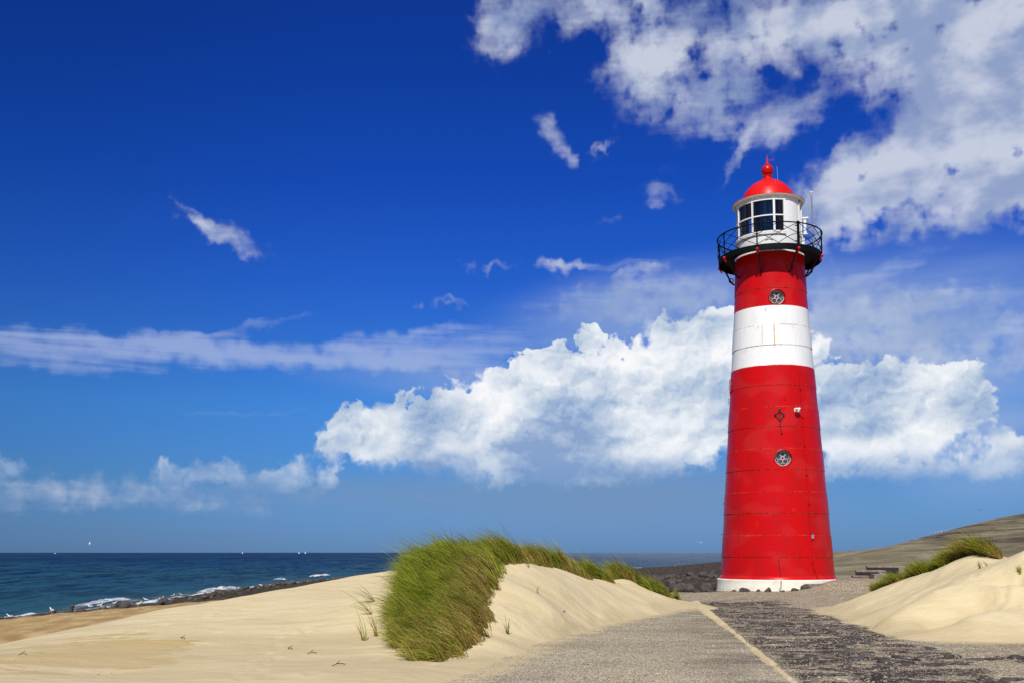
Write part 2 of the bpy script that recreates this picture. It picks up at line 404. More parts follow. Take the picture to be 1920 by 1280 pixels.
def dimples(x, y, seed, paths, scatter):
    """footprints: shallow oval dents with a raised rim, in trails and strewn about"""
    r_ = np.random.default_rng(seed); out_ = np.zeros(np.shape(x)); C = []
    for (x0, y0, x1, y1) in paths:
        L_ = math.hypot(x1 - x0, y1 - y0); n_ = int(L_ / .42); nx_, ny_ = -(y1 - y0) / L_, (x1 - x0) / L_
        for k in range(n_):
            t = k / n_; s_ = .09 * (1 if k % 2 else -1) + r_.normal(0, .05); C.append((x0 + (x1 - x0) * t + nx_ * s_, y0 + (y1 - y0) * t + ny_ * s_, math.atan2(y1 - y0, x1 - x0)))
    for k in range(scatter[4]): C.append((r_.uniform(scatter[0], scatter[1]), r_.uniform(scatter[2], scatter[3]), r_.uniform(0, 3.1)))
    for cx, cy, a in C:
        m_ = (np.abs(x - cx) < .45) & (np.abs(y - cy) < .45)
        if not m_.any(): continue
        dx_, dy_ = x[m_] - cx, y[m_] - cy; u = (dx_ * math.cos(a) + dy_ * math.sin(a)) / .15; v = (-dx_ * math.sin(a) + dy_ * math.cos(a)) / .075; q = np.sqrt(u * u + v * v)
        out_[m_] += r_.uniform(.4, 1.) * (-.028 * np.exp(-q ** 3) + .009 * np.exp(-((q - 1.5) / .5) ** 2))
    return out_

def path_edge(y): return 5.26 + (y - 28.3) * .1212

def rock_mask(x, y):
    cd = coast_dist(x, y)
    n = fbm(x, y, .12, 3)
    wd_ = np.interp(y, [60, 74, 84, 100], [5.5, 7.5, 13, 19]); strip = 1 - sst(cd + n * 2, wd_, wd_ + 2)
    back = sst(y + n * 3 - .2 * x, 34, 38) * (1 - sst(x - .205 * y - .6 + n * 1.0, -1, 1)) * sst(x - (-4), 0, 4)
    return np.clip(np.maximum(strip, back), 0, 1)

def basalt_mask(x, y):
    """dark stony band beside the path"""
    e = path_edge(y); n = fbm(x, y, .45, 4)
    u = x - e
    far = sst(y, 30, 35)
    wdt = 2.7 + n * .8
    m_ = sst(u, -.35, .2) * (1 - sst(u - wdt, -.4, .5)) * (1 - far)
    patch = sst(fbm(x * .8 + 5, y * .8, .8, 3), .22, .42) * sst(u, 2, 3.5) * (1 - sst(u, 6, 8)) * (1 - sst(y, 17, 21))
    return np.clip(np.maximum(m_, patch), 0, 1)

def ground_h(x, y):
    z = ground_tps(x, y)
    near = np.exp(-(((x - 9) / 14.0) ** 2 + ((y - 22) / 20.0) ** 2) ** 2)
    z = z * (1 - near) + (-.05) * near
    rm = rock_mask(x, y); bm = basalt_mask(x, y)
    r1 = np.abs(fbm(x, y, .9, 4)); r2 = np.abs(fbm(x + 40, y, 2.4, 3))
    z = z + rm * ((.3 - r1) * .38 + (.3 - r2) * .22) * (1 - np.exp(-((np.hypot(x - 9.88, y - 38) - 2) / 3.0).clip(0) ** 2))
    z = z + bm * (.28 - np.abs(fbm(x * .6, y * 1.5, 2.0, 3))) * .05
    z = z + fbm(x, y, .35, 3) * .025 * (1 - rm)
    z = z + .40 * sst(x, 9.3, 11.6) * sst(y, 33.5, 36.6) * (1 - sst(y, 42, 60)) * (1 - rm)
    z = z + .14 * (1 - sst(np.hypot(x - 9.88, y - 37), 3.2, 8)) * (1 - rm * .6)
    z = z - .16 * np.exp(-(((x - 16) / 2.2) ** 2 + ((y - 50) / 4.) ** 2))
    hill = sst(z, .5, 2.)
    z = z + hill * fbm(x * .5, y * .18 + x * .1, .35, 4) * .16
    z = z + (1 - rm) * sst(-z, 1.6, 2.1) * fbm(x * 1.3, y * .5, .8, 4) * .16
    return z

ys = [4.0]
while ys[-1] < 520: ys.append(ys[-1] + max(.055, .0042 * ys[-1]))
ys = np.array([-40, -20, -8, -2, 1.5, 3] + ys)
half = [0.0]
while half[-1] < 100: half.append(half[-1] + (.06 if half[-1] < 7 else .06 + (half[-1] - 7) * .012))
half = np.array(half); xs = np.r_[-half[::-1][:-1], half] + 8.0
xs = xs[(xs > -70)]
xs = np.r_[xs, 130, 180, 260]
Xg, Yg = np.meshgrid(xs, ys)
Zg = ground_h(Xg, Yg)
me = grid_mesh('ground', xs, ys, Zg, {'rock': rock_mask(Xg, Yg), 'basalt': basalt_mask(Xg, Yg), 'damp': np.clip(1 - coast_dist(Xg, Yg) / 16, 0, 1)})

# materials for the earth ----------------------------------------------------
def grit(T, p, base1, base2, fine=55):
    """shell grit: small light and dark flecks"""
    cell = T.vor(p, fine, out='Color'); cr, cg, cb_ = T.sep(cell)
    cell2 = T.vor(p, fine * .45, out='Color'); c2r = T.sep(cell2)[0]
    col = T.mix(T.ss(cr, .2, .8), base1, base2)
    col = T.mix(T.ss(cg, .80, .9), col, (.62, .56, .45))
    col = T.mix(T.ss(cb_, .82, .9), col, (.06, .05, .045))
    col = T.mix(T.ss(c2r, .86, .9), col, (.55, .48, .38))
    return col, cr

mg, T, P = mat('shell_ground')
p = T.pos(); X_, Y_, Z_ = T.sep(p)
col, cr = grit(T, p, (.20, .16, .095), (.43, .355, .22), 60)
big = T.noise(p, .35, 5, .6); mid = T.noise(T.map(p, sc=(.7, 1.6, 1)), 1.8, 6, .62)
col = T.mix(T.ss(mid, .36, .62), T.mix(.4, col, (.20, .155, .095)), col)
# dark basalt debris
bs = T.attr('basalt'); pat = T.noise(T.map(p, sc=(.55, 1.3, 1)), 1.7, 8, .70, .5)
dk = T.mul(T.ss(T.add(T.mul(bs, .43), pat), .82, .99), T.ss(Y_, 36., 30., .55, 1.))
dcol = T.mix(T.ss(T.sep(T.vor(p, 30, out='Color'))[1], .2, .9), (.018, .013, .011), (.075, .055, .042))
dcol = T.mix(T.ss(T.sep(T.vor(p, 48, out='Color'))[0], .84, .9), dcol, (.45, .38, .3))
col = T.mix(dk, col, dcol)
# far embankment: brownish asphalt revetment with long streaks
far = T.ss(Y_, 40., 60.)
st = T.noise(T.map(p, rot=(0, 0, R_(-10)), sc=(.10, .035, .4)), 1.0, 7, .68, .8)
st2 = T.noise(T.map(p, sc=(1, .5, 1)), .9, 6, .7)
hc = T.mix(T.ss(st, .40, .62), (.165, .140, .078), (.30, .255, .155))
hc = T.mix(T.ss(st2, .5, .8), hc, (.10, .082, .062))
hc = T.mix(T.mul(T.ss(Z_, 1.0, 3.0), T.ss(T.noise(T.map(p, sc=(.10, .03, 1.8)), 1.0, 7, .75, .6), .46, .58)), hc, (.060, .048, .034))
col = T.mix(far, col, hc)
# wet beach sand at the foot of the dune
bm_ = T.mul(T.ss(T.add(X_, T.mul(T.sub(big, .5), 18.)), 1., -9.), T.sub(1., T.attr('rock')))
bn = T.noise(T.map(p, sc=(1, .4, 1)), .9, 5, .65)
bcol = T.mix(T.ss(bn, .38, .66), (.34, .22, .085), (.50, .36, .17))
col = T.mix(bm_, col, bcol)
rk = T.ss(T.attr('rock'), .25, .7)
rn = T.noise(p, 1.6, 7, .7); rc = T.ramp(rn, [(.25, (.014, .012, .010)), (.5, (.055, .043, .032)), (.68, (.12, .095, .068)), (.85, (.20, .17, .13))])
green = T.mul(T.ss(T.noise(p, .3, 3), .45, .6), T.mul(T.attr('damp'), .8))
rc = T.mix(green, rc, (.035, .05, .012))
col = T.mix(rk, col, rc)
drn = T.noise(T.map(p, rot=(0, 0, R_(20)), sc=(.8, 2.2, 1)), 1.6, 7, .68, .5)
drm = T.ss(T.add(T.mul(T.attr('drift'), .62), drn), .80, 1.02)
col = T.mix(T.mul(drm, .92), col, (.545, .445, .255))
hgt = T.add(T.mul(cr, .35), T.mul(pat, .9), T.mul(T.mul(rk, rn), 8.))
P(color=col, rough=.9, spec=.15, normal=T.bump(hgt, .035, .8))
g = link('ground', me, mg, smooth=True); tag(g, kind='structure')

# asphalt path ---------------------------------------------------------------
ma, T, P = mat('asphalt_path')
p = T.pos(); X_, Y_, Z_ = T.sep(p)
col, cr = grit(T, p, (.27, .225, .13), (.54, .46, .295), 80)
bn = T.noise(T.map(p, rot=(0, 0, R_(35)), sc=(.55, 1.0, 1)), .7, 7, .66, .6)
col = T.mix(T.ss(bn, .42, .70), col, T.mix(.35, col, (.12, .095, .070)))
u = T.sub(T.add(5.26, T.mul(T.sub(Y_, 28.3), .1212)), X_)
dke = T.mul(T.ss(u, 1.9, .2), T.ss(T.noise(T.map(p, sc=(.8, 1.3, 1)), 1.1, 6, .65), .38, .62))
col = T.mix(T.mul(dke, .65), col, T.mix(.8, col, (.075, .058, .045)))
drn = T.noise(T.map(p, rot=(0, 0, R_(20)), sc=(.8, 2.2, 1)), 1.6, 7, .68, .5)
drm = T.ss(T.add(T.mul(T.attr('drift'), .62), drn), .80, 1.02)
col = T.mix(T.mul(drm, .92), col, (.545, .445, .255))
P(color=col, rough=.9, spec=.2, normal=T.bump(cr, .02, .8))
ys2 = np.r_[-15, -5, 0, 3, np.arange(5, 31, .1)]; us = np.r_[-14, -9, np.arange(-7, 0, .15), 0]
xl = np.interp(ys2, [-15, 6, 8, 11.3, 16.3, 21.3, 27.6, 31], [-9, -5.2, -4.2, -2.6, -1.0, .7, 3.4, 5.2]); wl = np.minimum(1, (path_edge(ys2) - xl) / 14.)
Xp = path_edge(ys2)[:, None] + us[None, :] * wl[:, None] + (us[None, :] > -.01) * .02 * fbm(ys2, ys2 * 0, 3, 3)[:, None]; Yp = np.repeat(ys2[:, None], len(us), 1)
Zp = .03 + .012 * fbm(Xp, Yp, .5, 3)
def sheet(name, X, Y, Z, thick):
    ny, nx = X.shape; i = np.arange(nx * ny).reshape(ny, nx)
    V = np.stack([X.ravel(), Y.ravel(), Z.ravel()], 1)
    Fc = [np.stack([i[:-1, :-1].ravel(), i[:-1, 1:].ravel(), i[1:, 1:].ravel(), i[1:, :-1].ravel()], 1)]
    loop = np.r_[i[0, :-1], i[:-1, -1], i[-1, :0:-1], i[:0:-1, 0]]
    n = len(V); V2 = V[loop].copy(); V2[:, 2] -= thick; j = n + np.arange(len(loop)); jn = np.roll(j, -1); ln = np.roll(loop, -1)
    Fc.append(np.stack([ln, loop, j, jn], 1))
    return np_mesh(name, np.r_[V, V2], np.concatenate(Fc))
path_grid = (Xp, Yp, Zp)

# sand -----------------------------------------------------------------------
msand, T, P = mat('dune_sand')
p = T.pos(); X_, Y_, Z_ = T.sep(p)
n1 = T.noise(T.map(p, sc=(.22, .5, 1)), 1.0, 6, .6, .8); n2 = T.noise(T.map(p, rot=(0, 0, R_(25)), sc=(.8, 2.2, 1)), 1.1, 6, .6)
n3 = T.noise(p, 60, 2, .6)
col = T.mix(T.ss(n2, .42, .68), (.63, .53, .325), (.575, .47, .265))
col = T.mix(T.mul(T.ss(n3, .3, .7), .25), col, (.45, .35, .2))
# damp hollow patch, left foreground, with a ragged edge
q = T.map(p, (-5.6, 13.6, 0), (0, 0, R_(8)), (2.0, 3.0, 1), 'TEXTURE')
xy = T.vm('MULTIPLY', q, (1, 1, 0))
patch = T.ss(T.add(T.vm('LENGTH', xy), T.mul(T.sub(T.noise(T.map(p, sc=(.8, 1.8, 1)), .9, 6, .62, .6), .5), 2.2)), .66, .54)
col = T.mix(T.mul(patch, .95), col, (.46, .34, .145))
wet = T.ss(T.add(Z_, T.mul(T.sub(n1, .5), .8)), .30, .05)
col = T.mix(T.mul(wet, .62), col, (.44, .35, .20))
rip = T.noise(T.map(p, rot=(0, 0, R_(18)), sc=(2.0, 9, 1)), 1.0, 4, .5, .6)
foot = T.noise(p, 1.7, 5, .6)
deb = T.mul(T.ss(T.noise(T.map(p, sc=(1, 2, 1)), 9, 3, .6), .72, .76), T.ss(T.noise(p, .8, 2), .52, .6))
col = T.mix(T.mul(deb, .6), col, (.14, .10, .06))
P(color=col, rough=.95, spec=.1, normal=T.bump(T.add(T.mul(rip, .35), T.mul(foot, 1.1), T.mul(n3, .08)), .05, .8))

edge_l = [G(px, py, 2717. / (py - 1035)) for px, py in zip(np.linspace(790, 1310, 18), np.interp(np.linspace(790, 1310, 18), (790, 850, 925, 1000, 1075, 1150, 1230, 1310), (1280, 1257, 1230, 1205, 1184, 1165, 1149, 1135)))]
dl = edge_l + [(x + .75, y - .45, -.15) for x, y, z in edge_l[::2]] + [ (-2.4, 8, .03), (0, 9.5, -.3), (2.2, 13, -.5), (4.9, 20, -.5),
      (-4.5, 8.5, .12), (-8, 8.5, .10), (-5, 11, .14), (-3.6, 10, .12), (-2.8, 11.2, .12), (-6.5, 10.2, .14), (-6.3, 12.5, .13), (-3.5, 12.6, .10), (-1.4, 10.6, .04), (-5, 4, .05), (-9, 4, .05), (-2.5, 4, -.1), (-1, 5, -.4),
      G(0, 1212, 15.5), G(150, 1177, 18), G(330, 1138, 22), G(400, 1128, 23.5), G(480, 1115, 25), G(560, 1102, 26.5), G(640, 1090, 28), G(700, 1078, 29), G(760, 1069, 30),
      (-12, 15, -1.0), (-12, 20, -1.1), (-12, 26, -1.2), (-9.5, 31, -.8), (-7, 35, -.6), (-3, 36, -.2), (-16, 30, -2.4), (-18, 20, -2.6), (-20, 12, -2.6), (-16, 10, -1.4), (-9.6, 12, -.15), (-12, 7, -.3), (-12, 36, -2.4), (-4, 42, -1.6), (2, 40, -1.6),
      G(300, 1200, 15), G(200, 1262, 12.2), G(500, 1180, 16.5), G(600, 1130, 21), G(650, 1240, 13), G(540, 1245, 12.8), G(700, 1180, 16.3), G(712, 1120, 20), G(400, 1160, 18.5),
      G(800, 1120, 17.6), G(850, 1062, 19.4), G(870, 1150, 16.4), G(900, 1090, 18.2), G(830, 1235, 13.7), G(930, 1200, 14.8), G(950, 1140, 17.0), G(940, 1072, 19.6), G(987, 1054, 21), G(1040, 1063, 22.5), G(1065, 1072, 23),
      G(1129, 1086, 25), G(1164, 1097, 25.6), G(1171, 1083, 28), G(1207, 1102, 28), G(1242, 1118, 28.2), G(1295, 1127, 28.2), G(1050, 1110, 20), G(1050, 1150, 18), G(1150, 1120, 22.6), G(1150, 1145, 21.8), G(1230, 1130, 25.4),
      (-1, 24, .55), (1.2, 27, .35), (3, 31.5, -.1), (0, 31, .05), (4, 34, -.7), (5.6, 31.5, -.35), (6.6, 30, -.35), (-1.5, 34, -.3)]
dune_left_tps = TPS(dl, .03)
def dune_left_h(x, y):
    z = dune_left_tps(x, y)
    ed_ = sst(z, .06, .3); z = z + .035 * ed_ * fbm(x * .5 + y * .2, y * .9 - x * .6, 1.1, 3)
    z = z + .026 * ed_ * fbm(x, y * .6, .5, 4) + .012 * fbm(x * .7 + y * .3, y * 1.8, 1.6, 3)
    z = z + .010 * fbm(x, y, 1.2, 3) * (1 - ed_)
    return z
dr = [G(1634, 1113, 27.5), G(1674, 1099, 26.8), G(1700, 1085, 26), G(1732, 1073, 25.5), G(1786, 1054, 25), G(1823, 1038, 24.3), G(1843, 1066, 22.3), G(1871, 1053, 21.5), G(1897, 1044, 21), G(1920, 1040, 20.5), G(1960, 1036, 20.3), G(2000, 1036, 20), G(2150, 1045, 20), (14.5, 22.5, 1.25), (12.2, 23.5, 1.15), (18, 22, 1.4),
      G(1700, 1112, 23.6), G(1650, 1136, 23.4), G(1750, 1092, 23.9), G(1600, 1150, 24.0)]
crest2 = [G(1800, 1086, 21.2), G(1752, 1110, 20.6), G(1704, 1136, 20.2), G(1655, 1160, 20.0)]
crest3 = [G(1925, 1128, 19.2), G(1860, 1146, 18.9), G(1800, 1162, 18.7), G(1745, 1178, 18.4)]
dr += crest2 + [(x + .35, y + .95, z - .10) for x, y, z in crest2] + crest3 + [(x + .15, y + .75, z - .05) for x, y, z in crest3] + [G(1860, 1100, 19.9), G(1900, 1080, 19.9)]
dr += [
      G(1560, 1144, 25.6), G(1600, 1160, 22.2), G(1647, 1177, 19.6), G(1706, 1190, 17.9), G(1786, 1192, 17.7), G(1920, 1196, 17.4), G(2060, 1196, 17.3),
      (6.4, 22, -.4), (6.2, 25, -.4), (6.4, 19, -.4), (6.9, 20.5, -.35), (7.2, 26, -.3), (7.2, 22.6, -.2), (8, 19, -.35), (9, 16, -.4), (12, 15.6, -.4), (17, 15, -.3), (9, 30, -.35), (11, 31, -.35), (13.5, 30.5, -.1), (16, 30, .2), (20, 30, .6), (24, 24, 1.4), (24, 18, .5)]
dune_right_tps = TPS(dr, .03)
def dune_right_h(x, y):
    z = dune_right_tps(x, y)
    u_ = x * .78 + y * .62; v_ = x * .62 - y * .78; z = z + .10 * sst(z, .1, .5) * (1 - sst(z, .85, 1.25)) * fbm(v_, u_ * .16, .75, 3) + .02 * sst(z, 0, .3) * fbm(v_, u_ * .3, 2.2, 2)
    return z + .03 * fbm(x, y * .6, .6, 4) + .012 * fbm(x, y, 1.8, 3)
for nm, fn, (x0, x1, y0, y1), stp in (('sand_dune', dune_left_h, (-21, 7, 4, 43), .06), ('sand_dune', dune_right_h, (6.5, 24, 14.5, 32), .05)):
    xs_ = np.arange(x0, x1, stp); ys_ = np.arange(y0, y1, stp); X, Y = np.meshgrid(xs_, ys_); Z = fn(X, Y)
    Z = Z + (dimples(X, Y, 3, [(-6.5, 12, -5.5, 21), (-2.9, 11, -3.6, 17), (.6, 17.5, 2.6, 22.5)], (-8, 4, 11, 26, 70)) if x0 < 0 else dimples(X, Y, 4, [(8.6, 18.4, 12.2, 22.5), (9.5, 18, 9.2, 22)], (8, 16, 17.5, 25, 60)))
    gz = np.where((X < path_edge(Y)) & (Y < 31), .0, -.12)
    gz = np.minimum(gz, ground_tps(X, Y) + .1) if x0 < 0 else gz
    me = grid_mesh(nm, xs_, ys_, Z, keep=Z > gz - .12)
    g = link(nm, me, msand, smooth=True); tag(g, kind='structure')
Xp, Yp, Zp = path_grid; me = sheet('path', Xp, Yp, Zp, .16)
co_ = np.empty(len(me.vertices) * 3, np.float32); me.vertices.foreach_get('co', co_); co_ = co_.reshape(-1, 3)
at = me.attributes.new('drift', 'FLOAT', 'POINT'); at.data.foreach_set('value', sst(dune_left_h(co_[:, 0], co_[:, 1]), -.22, .05).astype(np.float32))
g = link('path', me, ma); tag(g, kind='structure')
gm_ = bpy.data.objects['ground'].data; co_ = np.empty(len(gm_.vertices) * 3, np.float32); gm_.vertices.foreach_get('co', co_); co_ = co_.reshape(-1, 3)
nr_ = (co_[:, 0] > 5) & (co_[:, 0] < 25) & (co_[:, 1] > 12) & (co_[:, 1] < 34); dv_ = np.zeros(len(co_), np.float32)
dv_[nr_] = sst(dune_right_h(co_[nr_, 0], co_[nr_, 1]), -.34, -.02) * sst(co_[nr_, 0], 6.2, 7.2); at = gm_.attributes.new('drift', 'FLOAT', 'POINT'); at.data.foreach_set('value', dv_)
# strip of blown sand along the path's edge
vs = np.arange(4, 29.5, .04); uu = np.arange(-.95, .0, .03)
Yp = np.repeat(vs[:, None], len(uu), 1); Xp = path_edge(Yp) + uu[None, :]
wid = .09 + .007 * (Yp - 20) + .06 * fbm(Yp * .3, Yp * 0, 1, 3)
Zp = .03 + .060 * np.exp(-((uu[None, :] + .10) / wid) ** 2) - .024 + .036 * fbm(Xp * .5, Yp * 4.5, 1.6, 4)
me = grid_mesh('sand_strip', uu, vs, Zp)
co = np.stack([Xp.ravel(), Yp.ravel(), Zp.ravel()], 1).astype(np.float32); me.vertices.foreach_set('co', co.ravel()); me.update()
g = link('sand_strip', me, msand, smooth=True); tag(g, kind='structure')

# ------------------------------------------------------------------ sea
yw = [45.0]
while yw[-1] < 40000: yw.append(yw[-1] + max(.22, .0036 * yw[-1] if yw[-1] < 1500 else .08 * yw[-1]))
yw = np.array([-300, 0, 20, 35] + yw); 
hw = [0.0]
while hw[-1] < 32000: hw.append(hw[-1] + (.45 if hw[-1] < 40 else .45 + (hw[-1] - 40) * (.02 if hw[-1] < 300 else .2)))
hw = np.array(hw); xw = np.r_[-hw[::-1][:-1], hw] - 32
Xw, Yw = np.meshgrid(xw, yw)
amp = np.clip(1 - (Yw - 200) / 900, 0, 1) * (1 - sst(np.abs(Xw), 300, 900))
Zw = np.zeros_like(Xw)
for k in range(14):
    lam = 3.2 * 1.22 ** k; th = R_(200) + rng.normal(0, .5); ph = rng.random() * 6.28
    kx, ky = math.cos(th) * 6.283 / lam, math.sin(th) * 6.283 / lam
    Zw += .0115 * lam ** .75 * np.sin(kx * Xw + ky * Yw + ph + 1.2 * fbm(Xw, Yw, .02, 2)) * sst(lam - .012 * Yw, -1, 1.5)
Zw *= amp * .55
nearw = (Yw < 520) & (np.abs(Xw) < 220)
dep = np.full(Xw.shape, 8.0); dep[nearw] = SEA - ground_tps(Xw[nearw], Yw[nearw])
cdw = np.full(Xw.shape, 999.); cdw[nearw] = coast_dist(Xw[nearw], Yw[nearw])
foam = np.zeros_like(Xw)
# breaking crests: (px0,py0)-(px1,py1) seen on the water
def onsea(px, py):
    k = (YPP - py) / F; y = (SEA - EYE) * (cp - k * sp) / (k * cp + sp)
    return G(px, py, y)[:2]
def breaker(p0, p1, h, w):
    a = np.array(onsea(*p0)); b = np.array(onsea(*p1)); ab = b - a; L = np.hypot(*ab); nrm = np.array([-ab[1], ab[0]]) / L
    global Zw, foam
    t = ((Xw - a[0]) * ab[0] + (Yw - a[1]) * ab[1]) / L ** 2; s_ = (Xw - a[0]) * nrm[0] + (Yw - a[1]) * nrm[1]
    prof = np.exp(-(s_ / w) ** 2) * sst(t, -.25, .15) * (1 - sst(t, .85, 1.25))
    rag = 1 + .35 * fbm(Xw * .5, Yw * .5, 1.3, 3)
    Zw = Zw + h * prof * rag; foam = np.maximum(foam, np.clip(prof * 1.6 * rag, 0, 1.3))
breaker((384, 1113), (442, 1105), .55, .8); breaker((466, 1104), (508, 1098), .45, .8); breaker((518, 1089), (529, 1087.5), .4, .9); breaker((591, 1081), (611, 1078.5), .5, 1.2)
breaker((0, 1160), (60, 1152), .25, .7); breaker((150, 1140), (235, 1128), .3, .9)
shore = np.maximum(np.exp(-np.clip(cdw - .2, 0, 99) / 1.5), .62 * np.exp(-(cdw / (6.5 + 3 * fbm(Xw, Yw, .05, 2))) ** 4))
foam = np.maximum(foam, shore)
second = np.exp(-((cdw - 9 - 2 * fbm(Xw, Yw, .05, 2)) / 1.6) ** 2) * .6 * sst(fbm(Xw, Yw, .06, 2), -.1, .3)
foam = np.maximum(foam, second)
me = grid_mesh('sea', xw, yw, SEA + Zw, {'foam': foam, 'shallow': np.exp(-np.clip(cdw, 0, 500) / 14.)})
mw, T, P = mat('sea_water')
p = T.pos(); X_, Y_, Z_ = T.sep(p)
w1 = T.noise(T.map(p, rot=(0, 0, R_(15)), sc=(.5, .10, 1)), .5, 8, .70, .3)
w2 = T.noise(T.map(p, sc=(.09, .02, 1)), .6, 5, .55)
w3 = T.noise(T.map(p, sc=(.02, .004, 1)), .6, 5, .6)
dist = T.vm('LENGTH', p)
base = T.mix(T.ss(dist, 70., 900.), (.008, .054, .140), (.0012, .018, .095))
base = T.mix(T.mul(T.ss(T.add(w2, T.mul(w3, .6)), .66, .94), .8), base, (.018, .075, .110))
base = T.mix(T.mul(T.ss(w1, .54, .42), .85), base, (.002, .014, .040))
base = T.mix(T.mul(T.attr('shallow'), .55), base, (.035, .115, .135))
base = T.mix(T.mul(T.ss(X_, -60., 130.), .7), base, (.035, .07, .095))
fo = T.m('MINIMUM', T.attr('foam'), .92)
fn = T.noise(T.map(p, rot=(0, 0, R_(6)), sc=(1.1, .22, 1)), .8, 9, .74, 1.3)
fm = T.ss(T.add(T.mul(fo, .68), fn), .86, 1.20)
caps = T.mul(T.ss(T.noise(T.map(p, sc=(.5, .16, 1)), .8, 6, .7), .72, .76), .35)
fm = T.m('MAXIMUM', fm, T.mul(caps, T.ss(dist, 500., 200.)))
nrm = T.bump(T.add(w1, T.mul(fm, .3)), 1.2, 1.)
T.n.remove([n for n in T.n if n.type == 'BSDF_PRINCIPLED'][0]); outn = [n for n in T.n if n.type == 'OUTPUT_MATERIAL'][0]
df = T.node('ShaderNodeBsdfDiffuse', ins={'Color': T.mix(fm, base, (.78, .82, .84)), 'Normal': nrm}); gl_ = T.node('ShaderNodeBsdfGlossy', ins={'Color': (1, 1, 1), 'Roughness': .30, 'Normal': nrm})
fr = T.node('ShaderNodeFresnel', ins={'IOR': 1.33, 'Normal': nrm}).outputs[0]      # seen through a polariser: most of the grazing glare is gone
fac = T.mul(T.mul(fr, T.ss(X_, -80., 150., .12, .42)), T.sub(1., fm))
mx = T.n.new('ShaderNodeMixShader'); T.l.new(fac, mx.inputs[0]); T.l.new(df.outputs[0], mx.inputs[1]); T.l.new(gl_.outputs[0], mx.inputs[2]); T.l.new(mx.outputs[0], outn.inputs[0])
g = link('sea', me, mw, smooth=True); tag(g, kind='structure')


# ------------------------------------------------------------------ lighthouse
AY = 38.0; AX = AY * 494 / F; AAZ = math.atan2(AX, AY); DIST = math.hypot(AX, AY); BZ = -.05
ca = math.cos(AAZ)
def depth_at(z): return AY * cp + (z - EYE) * sp
def rad(semi, py): return semi * ca * depth_at(zat(py, AY)) / F
def zf(py, R): return zat(py, AY - R * ca) - BZ          # front (near) point of a ring
def zt(py, R=2.): return zat(py, AY - R * R / DIST * ca) - BZ   # silhouette point of a ring
def pol(R, deg, z): a = R_(deg); return Vector((R * math.sin(a), -R * math.cos(a), z))

# paints
def paint(name, base, rust=.3, rough=.32, coat=.35):
    m, T, P = mat(name); o = T.obj()
    n = T.noise(T.map(o, sc=(1, 1, .25)), 2.2, 6, .65); n2 = T.noise(o, 7, 5, .6)
    col = T.mix(T.ss(n, .42, .75), base, tuple(c * .80 for c in base))
    col = T.mix(T.mul(T.ss(n2, .66, .74), rust), col, (.22, .07, .02))
    P(color=col, rough=T.ss(n, .3, .8, rough, rough + .15), coat=coat * .3, crough=.18, spec=.12 if base[0] < .1 else .25, normal=T.bump(T.add(n2, T.noise(o, 1.2, 2)), .008, .35))
    return m
M_white = paint('white_paint', (.80, .80, .78), .12, .45, .1)
M_redp = paint('red_paint', (.52, .0035, .0045), .10, .3)
M_reddome = paint('bright_red_paint', (.68, .008, .006), .05, .3, .3)
M_bracket = paint('dark_red_bracket_paint', (.035, .003, .004), .05, .5)
M_black = paint('black_green_paint', (.0016, .0028, .0030), .02, .62, .0)
M_grey = plain('galvanised_steel', (.42, .44, .45), .4, .7)
M_pink = plain('window_tracery_paint', (.62, .50, .47), .5)
M_glassd = plain('dark_glazing', (.060, .078, .085), .12, 0, .6)
M_iron = plain('dark_iron', (.03, .022, .022), .5)

R_deck = rad(96.5, 470); Z_deck = zf(457, R_deck); R_top = 1.275
Z_db = Z_deck - .035; Z_tt = Z_db - .05
semis = [(1086, 108.0), (1071, 106.0), (1000, 101.0), (940, 96.6), (740, 81.3), (695, 77.6), (588, 69.6), (530, 66.2)]
prof_zr = sorted([(zt(py), rad(sm, py)) for py, sm in semis] + [(Z_tt, R_top)])
def r_at(z): return float(np.interp(z, [a for a, b in prof_zr], [b for a, b in prof_zr]))
def zwall(py):
    z = 6.
    for _ in range(8): z = zf(py, r_at(z))
    return z
seam_py = [540, 608, 646, 683.2, 721, 761, 799, 839.5, 879, 920.5, 961, 1002.5, 1044]
seams = sorted(zwall(q) for q in seam_py)
zW0, zW1 = zwall(683.2), zwall(572.6)
LH = empty('lighthouse', (AX, AY, BZ), -AAZ)
tag(LH, 'tall round red lighthouse with one white band and a black gallery, on a white plinth', 'lighthouse')

Z_pl = zf(1086.5, rad(114.5, 1086))
mp, T, P = mat('plinth_render'); o_ = T.obj(); n = T.noise(o_, 3, 6, .6)
col = T.mix(T.ss(n, .4, .8), (.80, .77, .64), (.66, .62, .48))
col = T.mix(T.mul(T.ss(T.sep(o_)[2], .35, .0), T.ss(T.noise(o_, 5, 5), .35, .7)), col, (.42, .38, .29))
P(color=col, rough=.8, normal=T.bump(n, .02, .5))
b = MB(); Rp = rad(114.5, 1086)
b.lathe([(.2, -1.2), (Rp + .03, -1.2), (Rp + .03, .10), (Rp, .16), (Rp, Z_pl - .03), (Rp - .03, Z_pl), (.2, Z_pl)], 128); b.build('plinth', mp, LH, angle=35)

